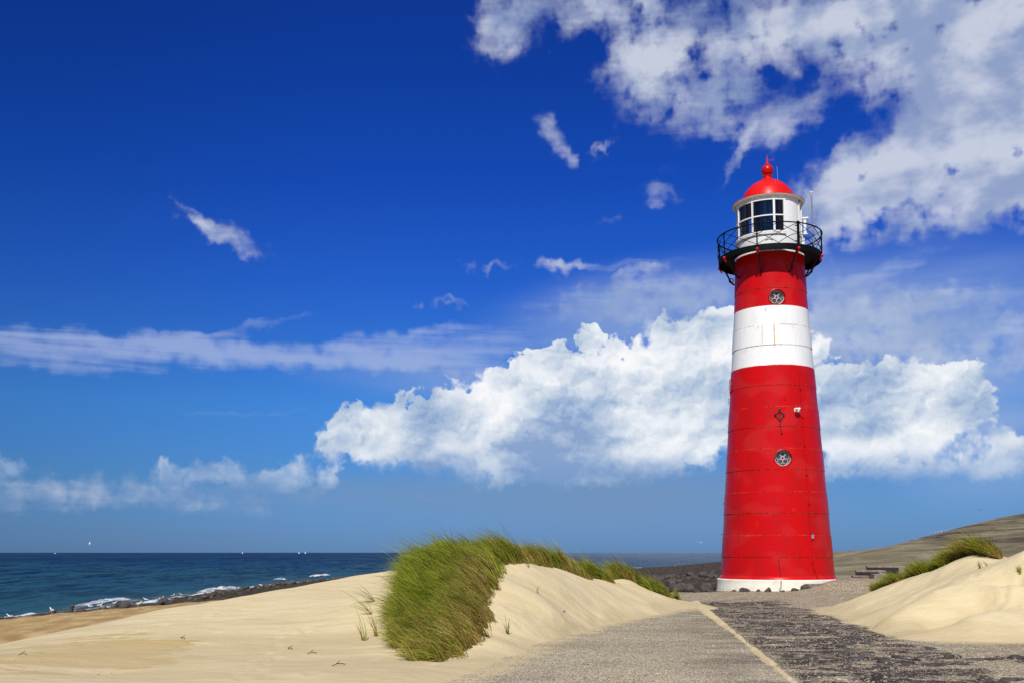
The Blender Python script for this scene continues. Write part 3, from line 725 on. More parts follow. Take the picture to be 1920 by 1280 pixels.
# tower shell: riveted plate courses, each lapping the one below by a centimetre
mt, T, P = mat('tower_paint'); o_ = T.obj(); ox, oy, oz = T.sep(o_)
ang = T.m('ARCTAN2', ox, T.mul(oy, -1.)); arc = T.mul(ang, 1.8); cyl = T.comb(arc, oz, 0)
white = T.mul(T.m('GREATER_THAN', oz, zW0), T.m('LESS_THAN', oz, zW1))
n = T.noise(T.map(cyl, sc=(1, .35, 1)), 1.6, 7, .65); nf = T.noise(cyl, 7, 6, .65); blot = T.noise(T.map(cyl, loc=(3, 1, 0), sc=(1.3, .8, 1)), 1.5, 3, .5)
red = T.mix(T.ss(n, .38, .72), (.55, .0032, .0040), (.42, .0050, .0055))
panel = T.ss(T.noise(T.map(cyl, sc=(.75, 1.25, 1)), 1., 1, .3), .5, .62)
red = T.mix(T.mul(panel, .38), red, (.50, .026, .025))           # chalked, paler plates
red = T.mix(T.mul(T.ss(blot, .66, .74), .5), red, (.46, .050, .006))
red = T.mix(T.mul(T.ss(T.noise(T.map(cyl, sc=(5, .12, 1)), 2, 4), .56, .78), .25), red, (.36, .01, .01))
sd_ = None
for zs in seams:
    q = T.m('ABSOLUTE', T.sub(T.add(oz, T.mul(T.sub(nf, .5), .012)), zs)); sd_ = q if sd_ is None else T.m('MINIMUM', sd_, q)
seamn = T.noise(T.map(cyl, sc=(1.0, .9, 1)), 1.3, 4, .7)
sm = T.mul(T.ss(sd_, .030, .008), T.ss(seamn, .42, .56))
red = T.mix(T.mul(sm, .55), red, T.mix(T.ss(nf, .4, .6), (.10, .006, .004), (.48, .09, .02)))
wcol = T.mix(T.ss(n, .4, .8), (.82, .83, .82), (.72, .73, .72))
wcol = T.mix(T.mul(T.mul(T.ss(sd_, .024, .006), T.ss(seamn, .42, .54)), .8), wcol, T.mix(T.ss(nf, .45, .55), (.16, .11, .07), (.55, .36, .10)))
# rust runs down from two rivets and along the seams
dr_ = None
zs_a, zs_b = zwall(608), zwall(646)
for (deg, z0, z1, wd) in ((-13, zs_a, zs_b, .018), (4.2, zs_a, zs_b - .1, .034), (-42, zs_b - .04, zs_b - .22, .016), (-47, zs_b - .04, zs_b - .2, .014), (-38, zs_b - .04, zs_b - .17, .014), (28, zs_a, zs_a - .12, .02), (33, zs_a, zs_a - .2, .018), (-19, zs_a, zs_a - .16, .03)):
    a_ = R_(deg) * 1.8
    dd = T.ss(T.m('ABSOLUTE', T.sub(T.add(arc, T.mul(T.sub(nf, .5), .02)), a_)), wd * 1.35, wd * .3)
    vv = T.mul(T.ss(oz, z1 - .06, z1 + .12), T.m('LESS_THAN', oz, z0))
    q = T.mul(dd, vv); dr_ = q if dr_ is None else T.m('MAXIMUM', dr_, q)
wcol = T.mix(T.mul(dr_, T.ss(nf, .3, .6, .6, 1.)), wcol, (.58, .36, .08))
# staggered vertical plate joints
row = T.m('FLOOR', T.m('DIVIDE', T.sub(oz, seams[0]), (seams[-1] - seams[0]) / (len(seams) - 1)))
uu_ = T.m('FRACT', T.add(T.mul(ang, 7 / 6.28318), T.mul(T.m('MODULO', T.add(row, 40.), 2.), .5), .31))
vj = T.mul(T.ss(T.m('ABSOLUTE', T.sub(uu_, .5)), .0065, .003), T.ss(T.noise(T.map(cyl, sc=(2, .6, 1)), 1.1, 3), .40, .55))
red = T.mix(T.mul(vj, .45), red, (.20, .02, .012)); wcol = T.mix(T.mul(vj, .25), wcol, (.45, .44, .40))
col = T.mix(white, red, wcol)
P(color=col, rough=T.ss(n, .3, .8, .26, .42), coat=.0, crough=.25, spec=.17, normal=T.bump(T.add(T.mul(nf, .25), T.mul(vj, .5), T.noise(T.map(cyl, sc=(1, .6, 1)), .9, 2), T.mul(T.noise(T.map(cyl, sc=(4, .3, 1)), 1.2, 2), .3)), .012, .5))
b = MB(); prof = [(.3, Z_pl - .3), (r_at(Z_pl) + .06, Z_pl - .3), (r_at(Z_pl) + .06, Z_pl + .004), (r_at(Z_pl + .05) + .055, Z_pl + .03), (r_at(Z_pl + .08) + .02, Z_pl + .10)]
zs_all = [Z_pl + .12] + seams + [Z_tt]
for k in range(len(zs_all) - 1):
    a0, a1 = zs_all[k], zs_all[k + 1]; off = .013 if k % 2 else 0.0
    prof += [(r_at(a0 + .006) + off, a0 + .006), (r_at(a1 - .006) + off, a1 - .006)]
prof += [(R_top, Z_tt), (.3, Z_tt)]
b.lathe(prof, 160)
m_ = len(prof); b.f.append(tuple(range(160))[::-1]); b.f.append(tuple((m_ - 1) * 160 + k for k in range(160)))
tw = b.build('tower', mt, LH)
# round window recesses
holes = [(10.0, zwall(557.5), .285), (10.0, zwall(858), .295), (-80, zwall(712), .29)]
cut = MB()
for deg, z, r in holes:
    c0 = pol(r_at(z) - .14, deg, z); c1 = pol(r_at(z) + .5, deg, z); cut.tube([c0, c1], r, 40)
co = cut.build('cutter', None); co.parent = LH
bpy.context.view_layer.update()
md = tw.modifiers.new('b', 'BOOLEAN'); md.operation = 'DIFFERENCE'; md.object = co; md.solver = 'EXACT'
dg = bpy.context.evaluated_depsgraph_get(); nm_ = bpy.data.meshes.new_from_object(tw.evaluated_get(dg)); tw.modifiers.clear()
old = tw.data; tw.data = nm_; nm_.name = 'tower'; bpy.data.objects.remove(co); bpy.data.meshes.remove(old)
nm_.polygons.foreach_set('use_smooth', np.ones(len(nm_.polygons), bool)); nm_.set_sharp_from_angle(angle=R_(25))

for deg, z, r in holes:                                   # rose windows
    e = empty('round_window', pol(r_at(z) - .138, deg, z), R_(deg), LH)
    def ring(mb, cx, cz, rr, tr, y=-.03): mb.tube([(cx + rr * math.cos(q), y, cz + rr * math.sin(q)) for q in [2 * math.pi * k / 28 for k in range(28)]], tr, 6, True)
    g_ = MB(); g_.tube([(0, -.008, 0), (0, -.02, 0)], r - .004, 40); g_.build('glass', M_glassd, e)
    f_ = MB(); ring(f_, 0, 0, r - .022, .016)
    ring(f_, 0, 0, .052, .011)
    for k in range(5):
        q = math.pi / 2 + k * 2 * math.pi / 5; rr = .086; d = .150
        ring(f_, d * math.cos(q), d * math.sin(q), rr, .010, -.032)
        q2 = q + math.pi / 5; f_.tube([(.06 * math.cos(q2), -.03, .06 * math.sin(q2)), (.115 * math.cos(q2), -.03, .115 * math.sin(q2))], .009, 6)
    f_.build('tracery', M_pink, e)
    h_ = MB(); h_.lathe([(r + .001, 0), (r + .035, 0), (r + .03, .018), (r + .004, .022)], 40)
    ho = h_.build('frame', M_redp, e, smooth=True); ho.rotation_euler = (math.pi / 2, 0, 0); ho.location = (0, -.142, 0)

# vertical plate joints, conductor, chains
b = MB(); b.tube([pol(r_at(z) + .03, 37.5, z) for z in np.linspace(Z_pl + .02, zW0 - .02, 14)], .012, 6)
for z in np.arange(Z_pl + .6, zW0, 1.05): b.box(-.03, .03, -.04, .02, -.015, .015, Matrix.Translation(pol(r_at(z) + .02, 37.5, z)) @ Matrix.Rotation(R_(37.5), 4, 'Z'))
b.tube([pol(r_at(Z_pl + .6) + .03, 37.5, Z_pl + .55), pol(r_at(Z_pl) + .08, 41, Z_pl + .03)], .014, 6)
b.build('lightning_conductor', M_redp, LH)
b = MB(); zc = zwall(1005); b.box(-.035, .035, -.05, .02, -.07, .07, Matrix.Translation(pol(r_at(zc) + .03, 38.5, zc)) @ Matrix.Rotation(R_(38.5), 4, 'Z')); b.build('junction_box', plain('blue_grey_plastic', (.30, .34, .55), .4), LH)
b = MB(); zz = np.linspace(zwall(1049), Z_pl + .03, 12); b.tube([pol(r_at(z) + .012, 1.6 + 2.2 * (k / 11) + .5 * math.sin(k * 2.1), z) for k, z in enumerate(zz)], .011, 5)
b.tube([pol(Rp + .012, 3.3, Z_pl - .02), pol(Rp + .012, 2.6, Z_pl * .55), pol(Rp + .012, 1.2, .12)], .008, 5)
b.tube([pol(Rp + .012, 3.9, Z_pl - .02), pol(Rp + .012, 3.4, Z_pl * .5), pol(Rp + .012, 2.0, .12)], .006, 5)
b.build('earthing_cable', M_iron, LH)
# diamond-shaped iron bracket
b = MB(); zd = [zwall(q) for q in (763, 768.5, 776.5, 788, 811)]
def onw(deg, z, off=.07): return pol(r_at(z) + off, deg, z)
T_, L_, R2_, B_ = onw(7.2, zd[1]), onw(2.2, zd[2]), onw(12.3, zd[2]), onw(8.0, zd[3])
for a_, c_ in ((T_, L_), (T_, R2_), (L_, B_), (R2_, B_), (T_, B_)): b.tube([a_, c_], .014, 6)
b.tube([onw(9.2, zd[0]), T_], .012, 6); b.tube([B_, onw(9.0, zd[4], .04)], .012, 6); b.sphere(onw(9.0, zd[4], .04), .03, 6)
for q in (T_, L_, R2_): b.sphere(q, .038, 6); b.tube([q, Vector((q.x * .95, q.y * .95, q.z))], .015, 6)
b.build('wall_bracket', M_iron, LH)
# flood lamp on the wall
fl = empty('flood_lamp', onw(28.5, zwall(768), 0), R_(28.5), LH)
b = MB(); b.tube([(0, .02, .02), (0, -.10, .02), (-.02, -.16, -.0)], .022, 8); b.box(-.06, .06, -.02, .02, -.05, .07); b.build('arm', M_white, fl)
b = MB(); b.sphere((-.055, -.17, .0), .062, 10); b.sphere((.055, -.17, .01), .062, 10); b.sphere((0, -.16, -.05), .055, 10); b.build('housing', M_white, fl, smooth=True)
b = MB(); b.tube([(-.075, -.222, -.008), (-.082, -.236, -.012)], .028, 12); b.build('lens', M_glassd, fl); b = MB(); b.tube([(.070, -.222, .0), (.075, -.238, -.004)], .028, 12); b.build('lens', M_glassd, fl)
# hooks
b = MB(); zh = zwall(612); c_ = pol(r_at(zh) + .07, 86, zh); 
b.tube([c_ + Vector((.05 * math.cos(q), 0, .05 * math.sin(q))) for q in [2 * math.pi * k / 14 for k in range(14)]], .012, 6, True); b.tube([pol(r_at(zh) - .02, 86, zh), c_ - Vector((.05, 0, 0))], .014, 6); b.build('eye_bolt', M_white, LH)
for deg, py in ((14, 745), (-7, 578), (-84, 745), (-84, 749), (-86, 753), (-85, 942), (-85, 1000)):
    zh = zwall(py) if abs(deg) < 60 else zt(py, 1.6); b = MB(); b.tube([pol(r_at(zh) - .01, deg, zh), pol(r_at(zh) + .05, deg, zh), pol(r_at(zh) + .055, deg, zh - .06)], .010, 5); b.build('hook', M_iron if py != 745 or deg != 14 else M_redp, LH)

# gallery -----------------------------------------------------------------------
b = MB()
b.lathe([(1.305, Z_db), (R_deck, Z_db - .02), (R_deck, Z_deck + .0), (R_deck - .03, Z_deck), (1.305, Z_deck), (1.305, Z_db)], 128)
b.lathe([(R_deck - .035, Z_db - .021), (R_deck - .035, Z_deck - .22), (R_deck + .004, Z_deck - .22), (R_deck + .012, Z_deck - .02), (R_deck + .002, Z_deck + .012)], 128)
b.build('gallery_deck', M_black, LH, angle=30)
post_deg = [-12.7 + 45 * k for k in range(8)]
Z_rail = zf(417, R_deck + .03); RR = R_deck + .035
rl = MB(); N_ = 128
rl.tube([pol(RR, 360 * k / N_, Z_rail) for k in range(N_)], .026, 8, True)
railing = rl.build('railing', M_black, LH, smooth=True)
for k, d0 in enumerate(post_deg):
    pb = MB(); thick = .026 if k != 1 else .05
    pb.tube([pol(RR, d0, Z_deck - .2), pol(RR, d0, Z_rail)], thick, 8); pb.sphere(pol(RR, d0, Z_rail), thick * 1.35, 6)
    if k == 1:
        pb.box(-.05, .05, -.02, .02, -.015, .015, Matrix.Translation(pol(RR, d0 - 2, Z_rail - .12))); pb.box(-.05, .05, -.02, .02, -.015, .015, Matrix.Translation(pol(RR, d0 - 2, Z_deck + .1)))
    pb.build('post', M_black, railing)
for k, d0 in enumerate(post_deg):                        # lattice of bent rods in each bay
    lb = MB(); d1 = d0 + 45; zb = Z_deck + .01; zm = (zb + Z_rail) / 2
    def rod(da, za, db, zb_, sag=0): lb.tube([pol(RR - .01, da + (db - da) * t, za + (zb_ - za) * t + sag * math.sin(math.pi * t)) for t in np.linspace(0, 1, 9)], .0125, 5)
    rod(d0, zb, d1, Z_rail, .0); rod(d0, Z_rail, d1, zb, .0)
    dm_ = d0 + 22.5
    rod(dm_, Z_rail, d0, zm, -.03); rod(dm_, Z_rail, d1, zm, -.03); rod(d0, zm, dm_, zb, .05); rod(dm_, zb, d1, zm, .05)
    lb.build('lattice', M_black, railing)
for d0 in post_deg:                                      # ogee brackets under the deck
    bb = MB(); pts = []
    for t in np.linspace(0, 1, 15):
        rr = R_deck + .02 - (R_deck + .02 - 1.29) * t
        zz_ = Z_deck - .24 - .62 * (t ** 1.0) + .13 * math.sin(2 * math.pi * t) - .0
        pts.append(pol(rr, d0, zz_))
    bb.tube(pts, [.034] * 15, 8)
    c_ = pol(1.50, d0, Z_deck - .70); rd = pol(1, d0, 0).normalized()
    bb.tube([c_ + rd * .085 * math.cos(q) + Vector((0, 0, .085 * math.sin(q))) for q in [2 * math.pi * k / 16 for k in range(16)]], .02, 6, True)
    br = bb.build('bracket', M_bracket, LH, smooth=True)
    kb = MB(); kb.sphere(pol(R_deck + .045, d0, Z_deck - .165), .062, 8, (1, 1, .95)); kb.tube([pol(R_deck + .03, d0, Z_deck - .17), pol(R_deck - .04, d0, Z_deck - .34)], .032, 8); kb.build('knob', M_redp, br, smooth=True)

# lantern room --------------------------------------------------------------------
RL = rad(61, 430); zsill = zf(435, RL); zmid = zf(403.5, RL); zhead = zf(373, RL); R_rim = rad(67.6, 388); z_rim = zf(362.2, R_rim)
LR = empty('lantern_room', (0, 0, 0), 0, LH)
b = MB(); b.lathe([(.3, Z_tt + .003), (RL + .02, Z_tt + .003), (RL + .02, Z_deck + .12), (RL, Z_deck + .14), (RL, zsill - .03), (RL + .045, zsill - .025), (RL + .05, zsill - .075), (RL + .012, zsill - .09)][:5] + [(RL, zsill), (RL - .09, zsill), (RL - .09, Z_tt + .3)], 128)
b.build('base_wall', M_white, LR, angle=30)
b = MB(); b.lathe([(RL + .002, zsill - .10), (RL + .05, zsill - .085), (RL + .055, zsill - .03), (RL + .002, zsill - .005)], 128, R_(-184), R_(30), True); b.build('sill', M_white, LR, angle=30)
b = MB(); b.lathe([(.2, Z_deck - .3), (RL - .1, Z_deck - .3)], 48); b.build('floor', M_iron, LR)
solid = [(28.5, 66, 24), (79, 176, 40)]
b = MB()
for a0, a1, n_ in solid: b.lathe([(RL - .08, zsill), (RL, zsill), (RL, zhead + .16), (RL - .08, zhead + .16), (RL - .08, zsill)], n_, R_(a0), R_(a1), True)
b.build('wall_panel', M_white, LR, angle=30)
b = MB(); b.lathe([(RL - .08, zhead), (RL + .004, zhead), (RL + .004, zhead + .17), (RL - .08, zhead + .17), (RL - .08, zhead)], 128, R_(-184), R_(28.5), True); b.build('head_band', M_white, LR, angle=30)
mgl, T, P = mat('lantern_glass')
T.n.clear(); o2 = T.n.new('ShaderNodeOutputMaterial'); tr = T.node('ShaderNodeBsdfTransparent', ins={'Color': (.80, .88, .90)}); gl_ = T.node('ShaderNodeBsdfGlossy', ins={'Color': (1, 1, 1), 'Roughness': .03})
fr = T.node('ShaderNodeFresnel', ins={'IOR': 1.5}); mx = T.n.new('ShaderNodeMixShader'); T.l.new(fr.outputs[0], mx.inputs[0]); T.l.new(tr.outputs[0], mx.inputs[1]); T.l.new(gl_.outputs[0], mx.inputs[2]); T.l.new(mx.outputs[0], o2.inputs[0])
mull = [-174, -138, -102, -65.5, -28.5, 9.0]
def window(a0, a1, frame_r=.026, mid=True, full=False):
    e = MB()
    for a in ((a0, a1) if full else (a0,)):
        e.box(-frame_r, frame_r, -.04, .045, zsill, zhead, Matrix.Rotation(R_(a), 4, 'Z') @ Matrix.Translation((0, -RL + .002, 0)))
    if mid: e.lathe([(RL - .035, zmid - .022), (RL + .024, zmid - .022), (RL + .024, zmid + .022), (RL - .035, zmid + .022), (RL - .035, zmid - .022)], 16, R_(a0 + .7), R_(a1 - .7), True)
    e.lathe([(RL - .03, zsill + .001), (RL + .02, zsill + .001), (RL + .02, zsill + .05), (RL - .03, zsill + .05), (RL - .03, zsill + .001)], 16, R_(a0 + .7), R_(a1 - .7), True)
    e.lathe([(RL - .03, zhead - .04), (RL + .02, zhead - .04), (RL + .02, zhead - .001), (RL - .03, zhead - .001), (RL - .03, zhead - .04)], 16, R_(a0 + .7), R_(a1 - .7), True)
    wf = e.build('window', M_white, LR, angle=30)
    for z0, z1 in ((zsill + .05, zmid - .022), (zmid + .022, zhead - .04)):
        g_ = MB(); g_.lathe([(RL - .012, z0), (RL - .012, z1)], 12, R_(a0 + 1), R_(a1 - 1)); g_.build('pane', mgl, wf, smooth=True)
for a0, a1 in zip(mull, mull[1:]): window(a0, a1)
window(9.6, 28.2, .038, True, True)
window(66.2, 78.8, .02, False, True)
# curtains behind the glass
mcu, T, P = mat('teal_curtain'); o_ = T.obj(); cx_, cy_, cz_ = T.sep(o_); aa = T.m('ARCTAN2', cx_, T.mul(cy_, -1.))
fo_ = T.noise(T.comb(T.mul(aa, 14.), T.mul(cz_, .5), 0), 1.6, 4, .6)
P(color=T.mix(T.mul(T.ss(aa, -.35, -.05), T.ss(fo_, .35, .65)), (.022, .034, .045), (.07, .30, .38)), rough=.5, normal=T.bump(fo_, .05, .8))
mpu = plain('plum_curtain', (.035, .008, .028), .7)
b = MB(); b.lathe([(RL - .13, zmid - .02), (RL - .13, zhead + .05)], 40, R_(-68), R_(10)); b.lathe([(RL - .13, zsill), (RL - .13, zmid - .02)], 30, R_(-31), R_(10)); b.build('curtain', mcu, LR, smooth=True)
b = MB(); b.lathe([(RL - .11, zsill), (RL - .11, zhead + .02)], 12, R_(9), R_(30)); b.lathe([(RL - .11, zsill), (RL - .11, zhead + .02)], 12, R_(64), R_(81)); b.build('curtain', mpu, LR, smooth=True)['label'] = 'dark plum curtain'
b = MB(); b.tube([(0, 0, Z_deck), (0, 0, zsill)], .22, 20); b.lathe([(.25, zsill), (.34, zsill + .12), (.36, zmid), (.34, zhead - .2), (.25, zhead - .08)], 32); b.build('lamp_optic', M_glassd, LR, smooth=True)
b = MB()                                                  # door block and vent box on the right
b.lathe([(RL, Z_deck + .01), (RL + .10, Z_deck + .01), (RL + .10, zsill + .12), (RL, zsill + .12)], 10, R_(84), R_(118), True); b.build('door', M_white, LR, angle=30)
b = MB(); q = pol(RL + .13, 82, 0); b.box(q.x - .05, q.x + .05, q.y - .05, q.y + .05, zsill + .12, zmid + .06); b.box(q.x - .09, q.x + .13, q.y - .08, q.y + .08, zmid + .06, zmid + .12); b.box(q.x - .07, q.x + .09, q.y - .06, q.y + .06, zsill + .10, zsill + .14); b.build('vent_box', M_white, LR)
b = MB(); b.tube([pol(RL + .012, -6 + 12 * t / 10, Z_deck + .34 + .05 * math.sin(math.pi * t / 10)) for t in range(11)], .012, 5); b.build('handle', M_grey, LR)
# cornice and roof
b = MB(); b.lathe([(RL - .02, zhead + .12), (RL + .01, zhead + .11), (RL + .03, zhead + .16), (RL + .08, z_rim - .08), (R_rim - .02, z_rim - .035), (R_rim, z_rim - .03), (R_rim, z_rim - .004), (R_rim - .2, z_rim + .03)], 128); b.build('cornice', M_white, LR, angle=40)
def zr(py, semi): return zt(py, 1.), rad(semi, py)
dome = [(R_rim + .008, z_rim - .012), (R_rim + .01, z_rim + .004)]
zb_, rb_ = zr(372, 49.8)
dome += [(R_rim - .12, z_rim + .05), (rb_ + .02, z_rim + .10)]
for py, sm_ in ((366, 46.4), (361, 43.2), (355.6, 38.8), (350, 32.6), (346, 27.2), (342, 19.5), (339.5, 13), (337, 9.6), (335.8, 9.0), (335, 7.8), (332.5, 7.6), (331.8, 8.8), (330.2, 8.9), (329.5, 7.4)):
    z_, r_ = zr(py, sm_); dome.append((r_, max(z_, dome[-1][1] + .004)))
b = MB(); b.lathe(dome, 96); b.build('roof_dome', M_reddome, LR, angle=40)
zc_, rc_ = zr(319.6, 11.7); b = MB(); b.sphere((0, 0, zc_), rc_, 20); ztop = zt(290.5, .1)
b.lathe([(rc_ * .55, zc_ + rc_ * .80), (rc_ * .34, zc_ + rc_ * 1.06), (rc_ * .2, zc_ + rc_ * 1.25), (.045, zc_ + rc_ * 1.5), (.02, ztop - .25), (.004, ztop)], 20); b.build('ball_finial', M_redp, LR, smooth=True)
zv = zt(300.5, .1); b = MB(); b.tube([(0, 0, zv), (.17, -.02, zv - .03), (.24, -.02, zv - .03)], .011, 6); b.tube([(.16, -.02, zv - .03), (.24, -.02, zv + .10), (.245, -.02, zv - .05)], .008, 5); b.tube([(-.06, 0, zv), (0, 0, zv)], .014, 6); b.build('weather_vane', M_redp, LR)
b = MB(); b.tube([(.38, -.05, zt(341, .4)), (.36, -.05, zt(315, .4))], .006, 5); b.build('whip_aerial', M_grey, LR)
b = MB(); b.tube([pol(RL + .035, 32, z_rim - .04), pol(RL + .03, 32, zhead + .0)], .01, 5); b.tube([pol(RL + .03, 30.5, zhead), pol(RL + .03, 33.5, zhead)], .008, 5); b.build('gutter_rod', M_white, LR)
e = empty('mast', (0, 0, 0), 0, LH); q0 = pol(R_deck - .10, 62, Z_deck); b = MB(); b.tube([q0, Vector((q0.x - .03, q0.y, zt(383, 1.6)))], .024, 8)
for z in (Z_deck + .4, Z_deck + .9): b.box(q0.x - .02, q0.x + .09, q0.y - .02, q0.y + .02, z - .015, z + .015)
b.build('pole', M_grey, e); b = MB(); b.lathe([(.002, .07), (.07, .06), (.075, .045), (.03, .0), (.024, -.04)], 16); so_ = b.build('sensor', M_white, e, smooth=True); so_.location = (q0.x - .03, q0.y, zt(383, 1.6))
b = MB(); q0 = pol(R_deck - .03, 34.4, 0); b.tube([(q0.x, q0.y, Z_deck), (q0.x, q0.y, Z_rail + .08)], .022, 8); b.build('conduit', M_grey, LH)

# ------------------------------------------------------------------ ground pieces by the tower
def gz(x, y): return float(ground_h(np.array([x]), np.array([y]))[0])
mc, T, P = mat('weathered_concrete'); o_ = T.obj(); n = T.noise(o_, 4, 7, .65)
P(color=T.mix(T.ss(n, .35, .7), (.17, .13, .10), (.30, .25, .19)), rough=.9, normal=T.bump(n, .03, .8))
mblk = plain('near_black', (.006, .008, .008), .6)
def slab(name, label, px, py, y, w, d, h, rz, cat='concrete slab', tilt=0, chip=.02, dark=False):
    x, _, z = G(px, py, y); h += .25; z -= .25
    bm_ = MB(); r_ = random.Random(px)
    nx = 6; vs = []
    bm_.box(-w / 2, w / 2, -d / 2, d / 2, h - .09 if dark else 0, h)
    o = bm_.build(name, mc)
    if dark:
        k_ = MB(); k_.box(-w / 2 + .015, w / 2 - .3, -d / 2 + .015, d / 2 - .1, 0, h - .0905); q_ = k_.build('near_black_side', mblk, o)  # near-black box fills the hollow below the slab plate
        k_ = MB(); k_.box(w / 2 - .299, w / 2 - .01, -d / 2 + .01, d / 2 - .1, 0, h - .0905); k_.build('footing', mc, o)
    bv = o.modifiers.new('bevel', 'BEVEL'); bv.width = chip; bv.segments = 2
    o.location = (x, y, z); o.rotation_euler = (0, R_(tilt), rz); tag(o, label, cat); return o
slab('concrete_step', 'flat reddish concrete step butting against the white plinth', 1533, 1096, 35.9, .95, .45, .05, R_(14))
slab('concrete_step', 'low greyish brown concrete kerb just right of the lighthouse plinth', 1574, 1090, 37.0, .85, .5, .12, R_(2))
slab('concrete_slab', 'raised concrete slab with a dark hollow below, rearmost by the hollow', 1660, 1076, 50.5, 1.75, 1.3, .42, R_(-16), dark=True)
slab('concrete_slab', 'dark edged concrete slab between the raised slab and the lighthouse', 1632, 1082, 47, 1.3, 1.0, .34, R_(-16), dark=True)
slab('concrete_slab', 'thin pale concrete slab lying nearest the small grass patch', 1657, 1084, 43.5, .95, .6, .20, R_(-5))
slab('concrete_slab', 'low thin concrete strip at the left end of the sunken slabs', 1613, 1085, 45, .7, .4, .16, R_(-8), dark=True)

# boulders ------------------------------------------------------------------------
mrk, T, P = mat('basalt_rock'); o_ = T.obj(); ri = T.node('ShaderNodeObjectInfo').outputs['Random']; n = T.noise(T.vm('ADD', o_, T.comb(T.mul(ri, 40.), 0, 0)), 3.5, 7, .65)
rc = T.mix(T.ss(n, .35, .7), (.035, .030, .028), (.11, .095, .085)); rc = T.mix(T.mul(ri, .5), rc, (.075, .05, .035))
P(color=rc, rough=.75, spec=.35, normal=T.bump(n, .06, .9))
def rock_mesh(seed, flat=.6):
    r_ = np.random.default_rng(seed); n_ = 9; m_ = 16; V = []
    ax = r_.normal(0, 1, (9, 3)); ax /= np.linalg.norm(ax, axis=1)[:, None]; hh = r_.uniform(.62, .95, 9)
    for i in range(n_ + 1):
        th = math.pi * i / n_
        for k in range(m_):
            ph = 2 * math.pi * k / m_; d = np.array([math.sin(th) * math.cos(ph), math.sin(th) * math.sin(ph), math.cos(th)])
            dots = ax @ d; rr = 1.0
            for q, h_ in zip(dots, hh):
                if q > .2: rr = min(rr, h_ / q)
            rr *= 1 + .05 * r_.normal(); V.append(d * rr * .5 * np.array([1, .85, flat]))
    Fc = [(i * m_ + k, (i + 1) * m_ + k, (i + 1) * m_ + (k + 1) % m_, i * m_ + (k + 1) % m_) for i in range(n_) for k in range(m_)]
    me = np_mesh('rock', V, Fc); me.materials.append(mrk); return me
rocks = [rock_mesh(100 + k, .55 + .05 * (k % 4)) for k in range(8)]
def rock(name, x, y, s, label, cat, group=None, k=None, sink=.15, z=None):
    o = bpy.data.objects.new(name, rocks[random.randrange(8) if k is None else k]); COL.objects.link(o)
    o.location = (x, y, (gz(x, y) if z is None else z) + s * .25 - sink * s); o.scale = (s, s * random.uniform(.75, 1), s * random.uniform(.8, 1.1)); o.rotation_euler = (random.uniform(-.2, .2), random.uniform(-.2, .2), random.uniform(0, 6.28))
    tag(o, label, cat, group); return o
for px, s, lab in ((1476, .50, 'rounded dark boulder below the middle of the white plinth, largest of the row'), (1367, .44, 'dark boulder at the left front of the white plinth'), (1352, .20, 'small boulder under the left edge of the white plinth'), (1391, .24, 'low brown boulder second along the plinth front'),
                   (1406, .46, 'flat reddish boulder left of centre at the plinth foot'), (1430, .18, 'small flat stone between boulders at the plinth foot'), (1452, .32, 'grey stone just left of the largest plinth boulder'), (1331, .36, 'grey boulder just outside the left end of the plinth'), (1307, .42, 'pale grey boulder lying left of the plinth among dark rubble')):
    x, y, z = G(px, 1108, 36.2)
    if px > 1345:
        th = (px - 1455.5) / 114.5 * .97; y = AY - math.cos(math.asin(max(-1, min(1, th)))) * (Rp + .22) * .99 + th * .5 - random.uniform(0, .25); x = AX + th * (Rp + .1)
    rock('boulder', x, y, s, lab, 'boulder', sink=.22)
cnt = 0; tries = 0
cand = []
while len(cand) < 150 and tries < 20000:
    tries += 1; y = 37 + 60 * random.random() ** 1.6; px = random.uniform(1170, 1345); x = (px - 960) / F * y
    if float(rock_mask(np.array([x]), np.array([y]))[0]) < .5 or math.hypot(x - AX, y - AY) < 2.7: continue
    cand.append((x, y))
for x, y in cand: rock('rubble_boulder', x, y, random.uniform(.25, .62) * (1 + y / 150), 'dark basalt boulder in the rubble field left of the lighthouse', 'boulder', 'rubble boulders left of the lighthouse')
tries = 0; cand = []
while len(cand) < 110 and tries < 20000:
    tries += 1; y = random.uniform(62, 165); x = random.uniform(-38, -18)
    cd = float(coast_dist(np.array([x]), np.array([y]))[0])
    if cd > 7.5 or x < np.interp(y, [c_[1] for c_ in coast[:10]], [c_[0] for c_ in coast[:10]]) - .8: continue
    cand.append((x, y))
for x, y in cand: rock('shore_rock', x, y, random.uniform(.45, 1.1), 'wet dark rock along the surf line at the left', 'rock', 'rocks along the surf line')
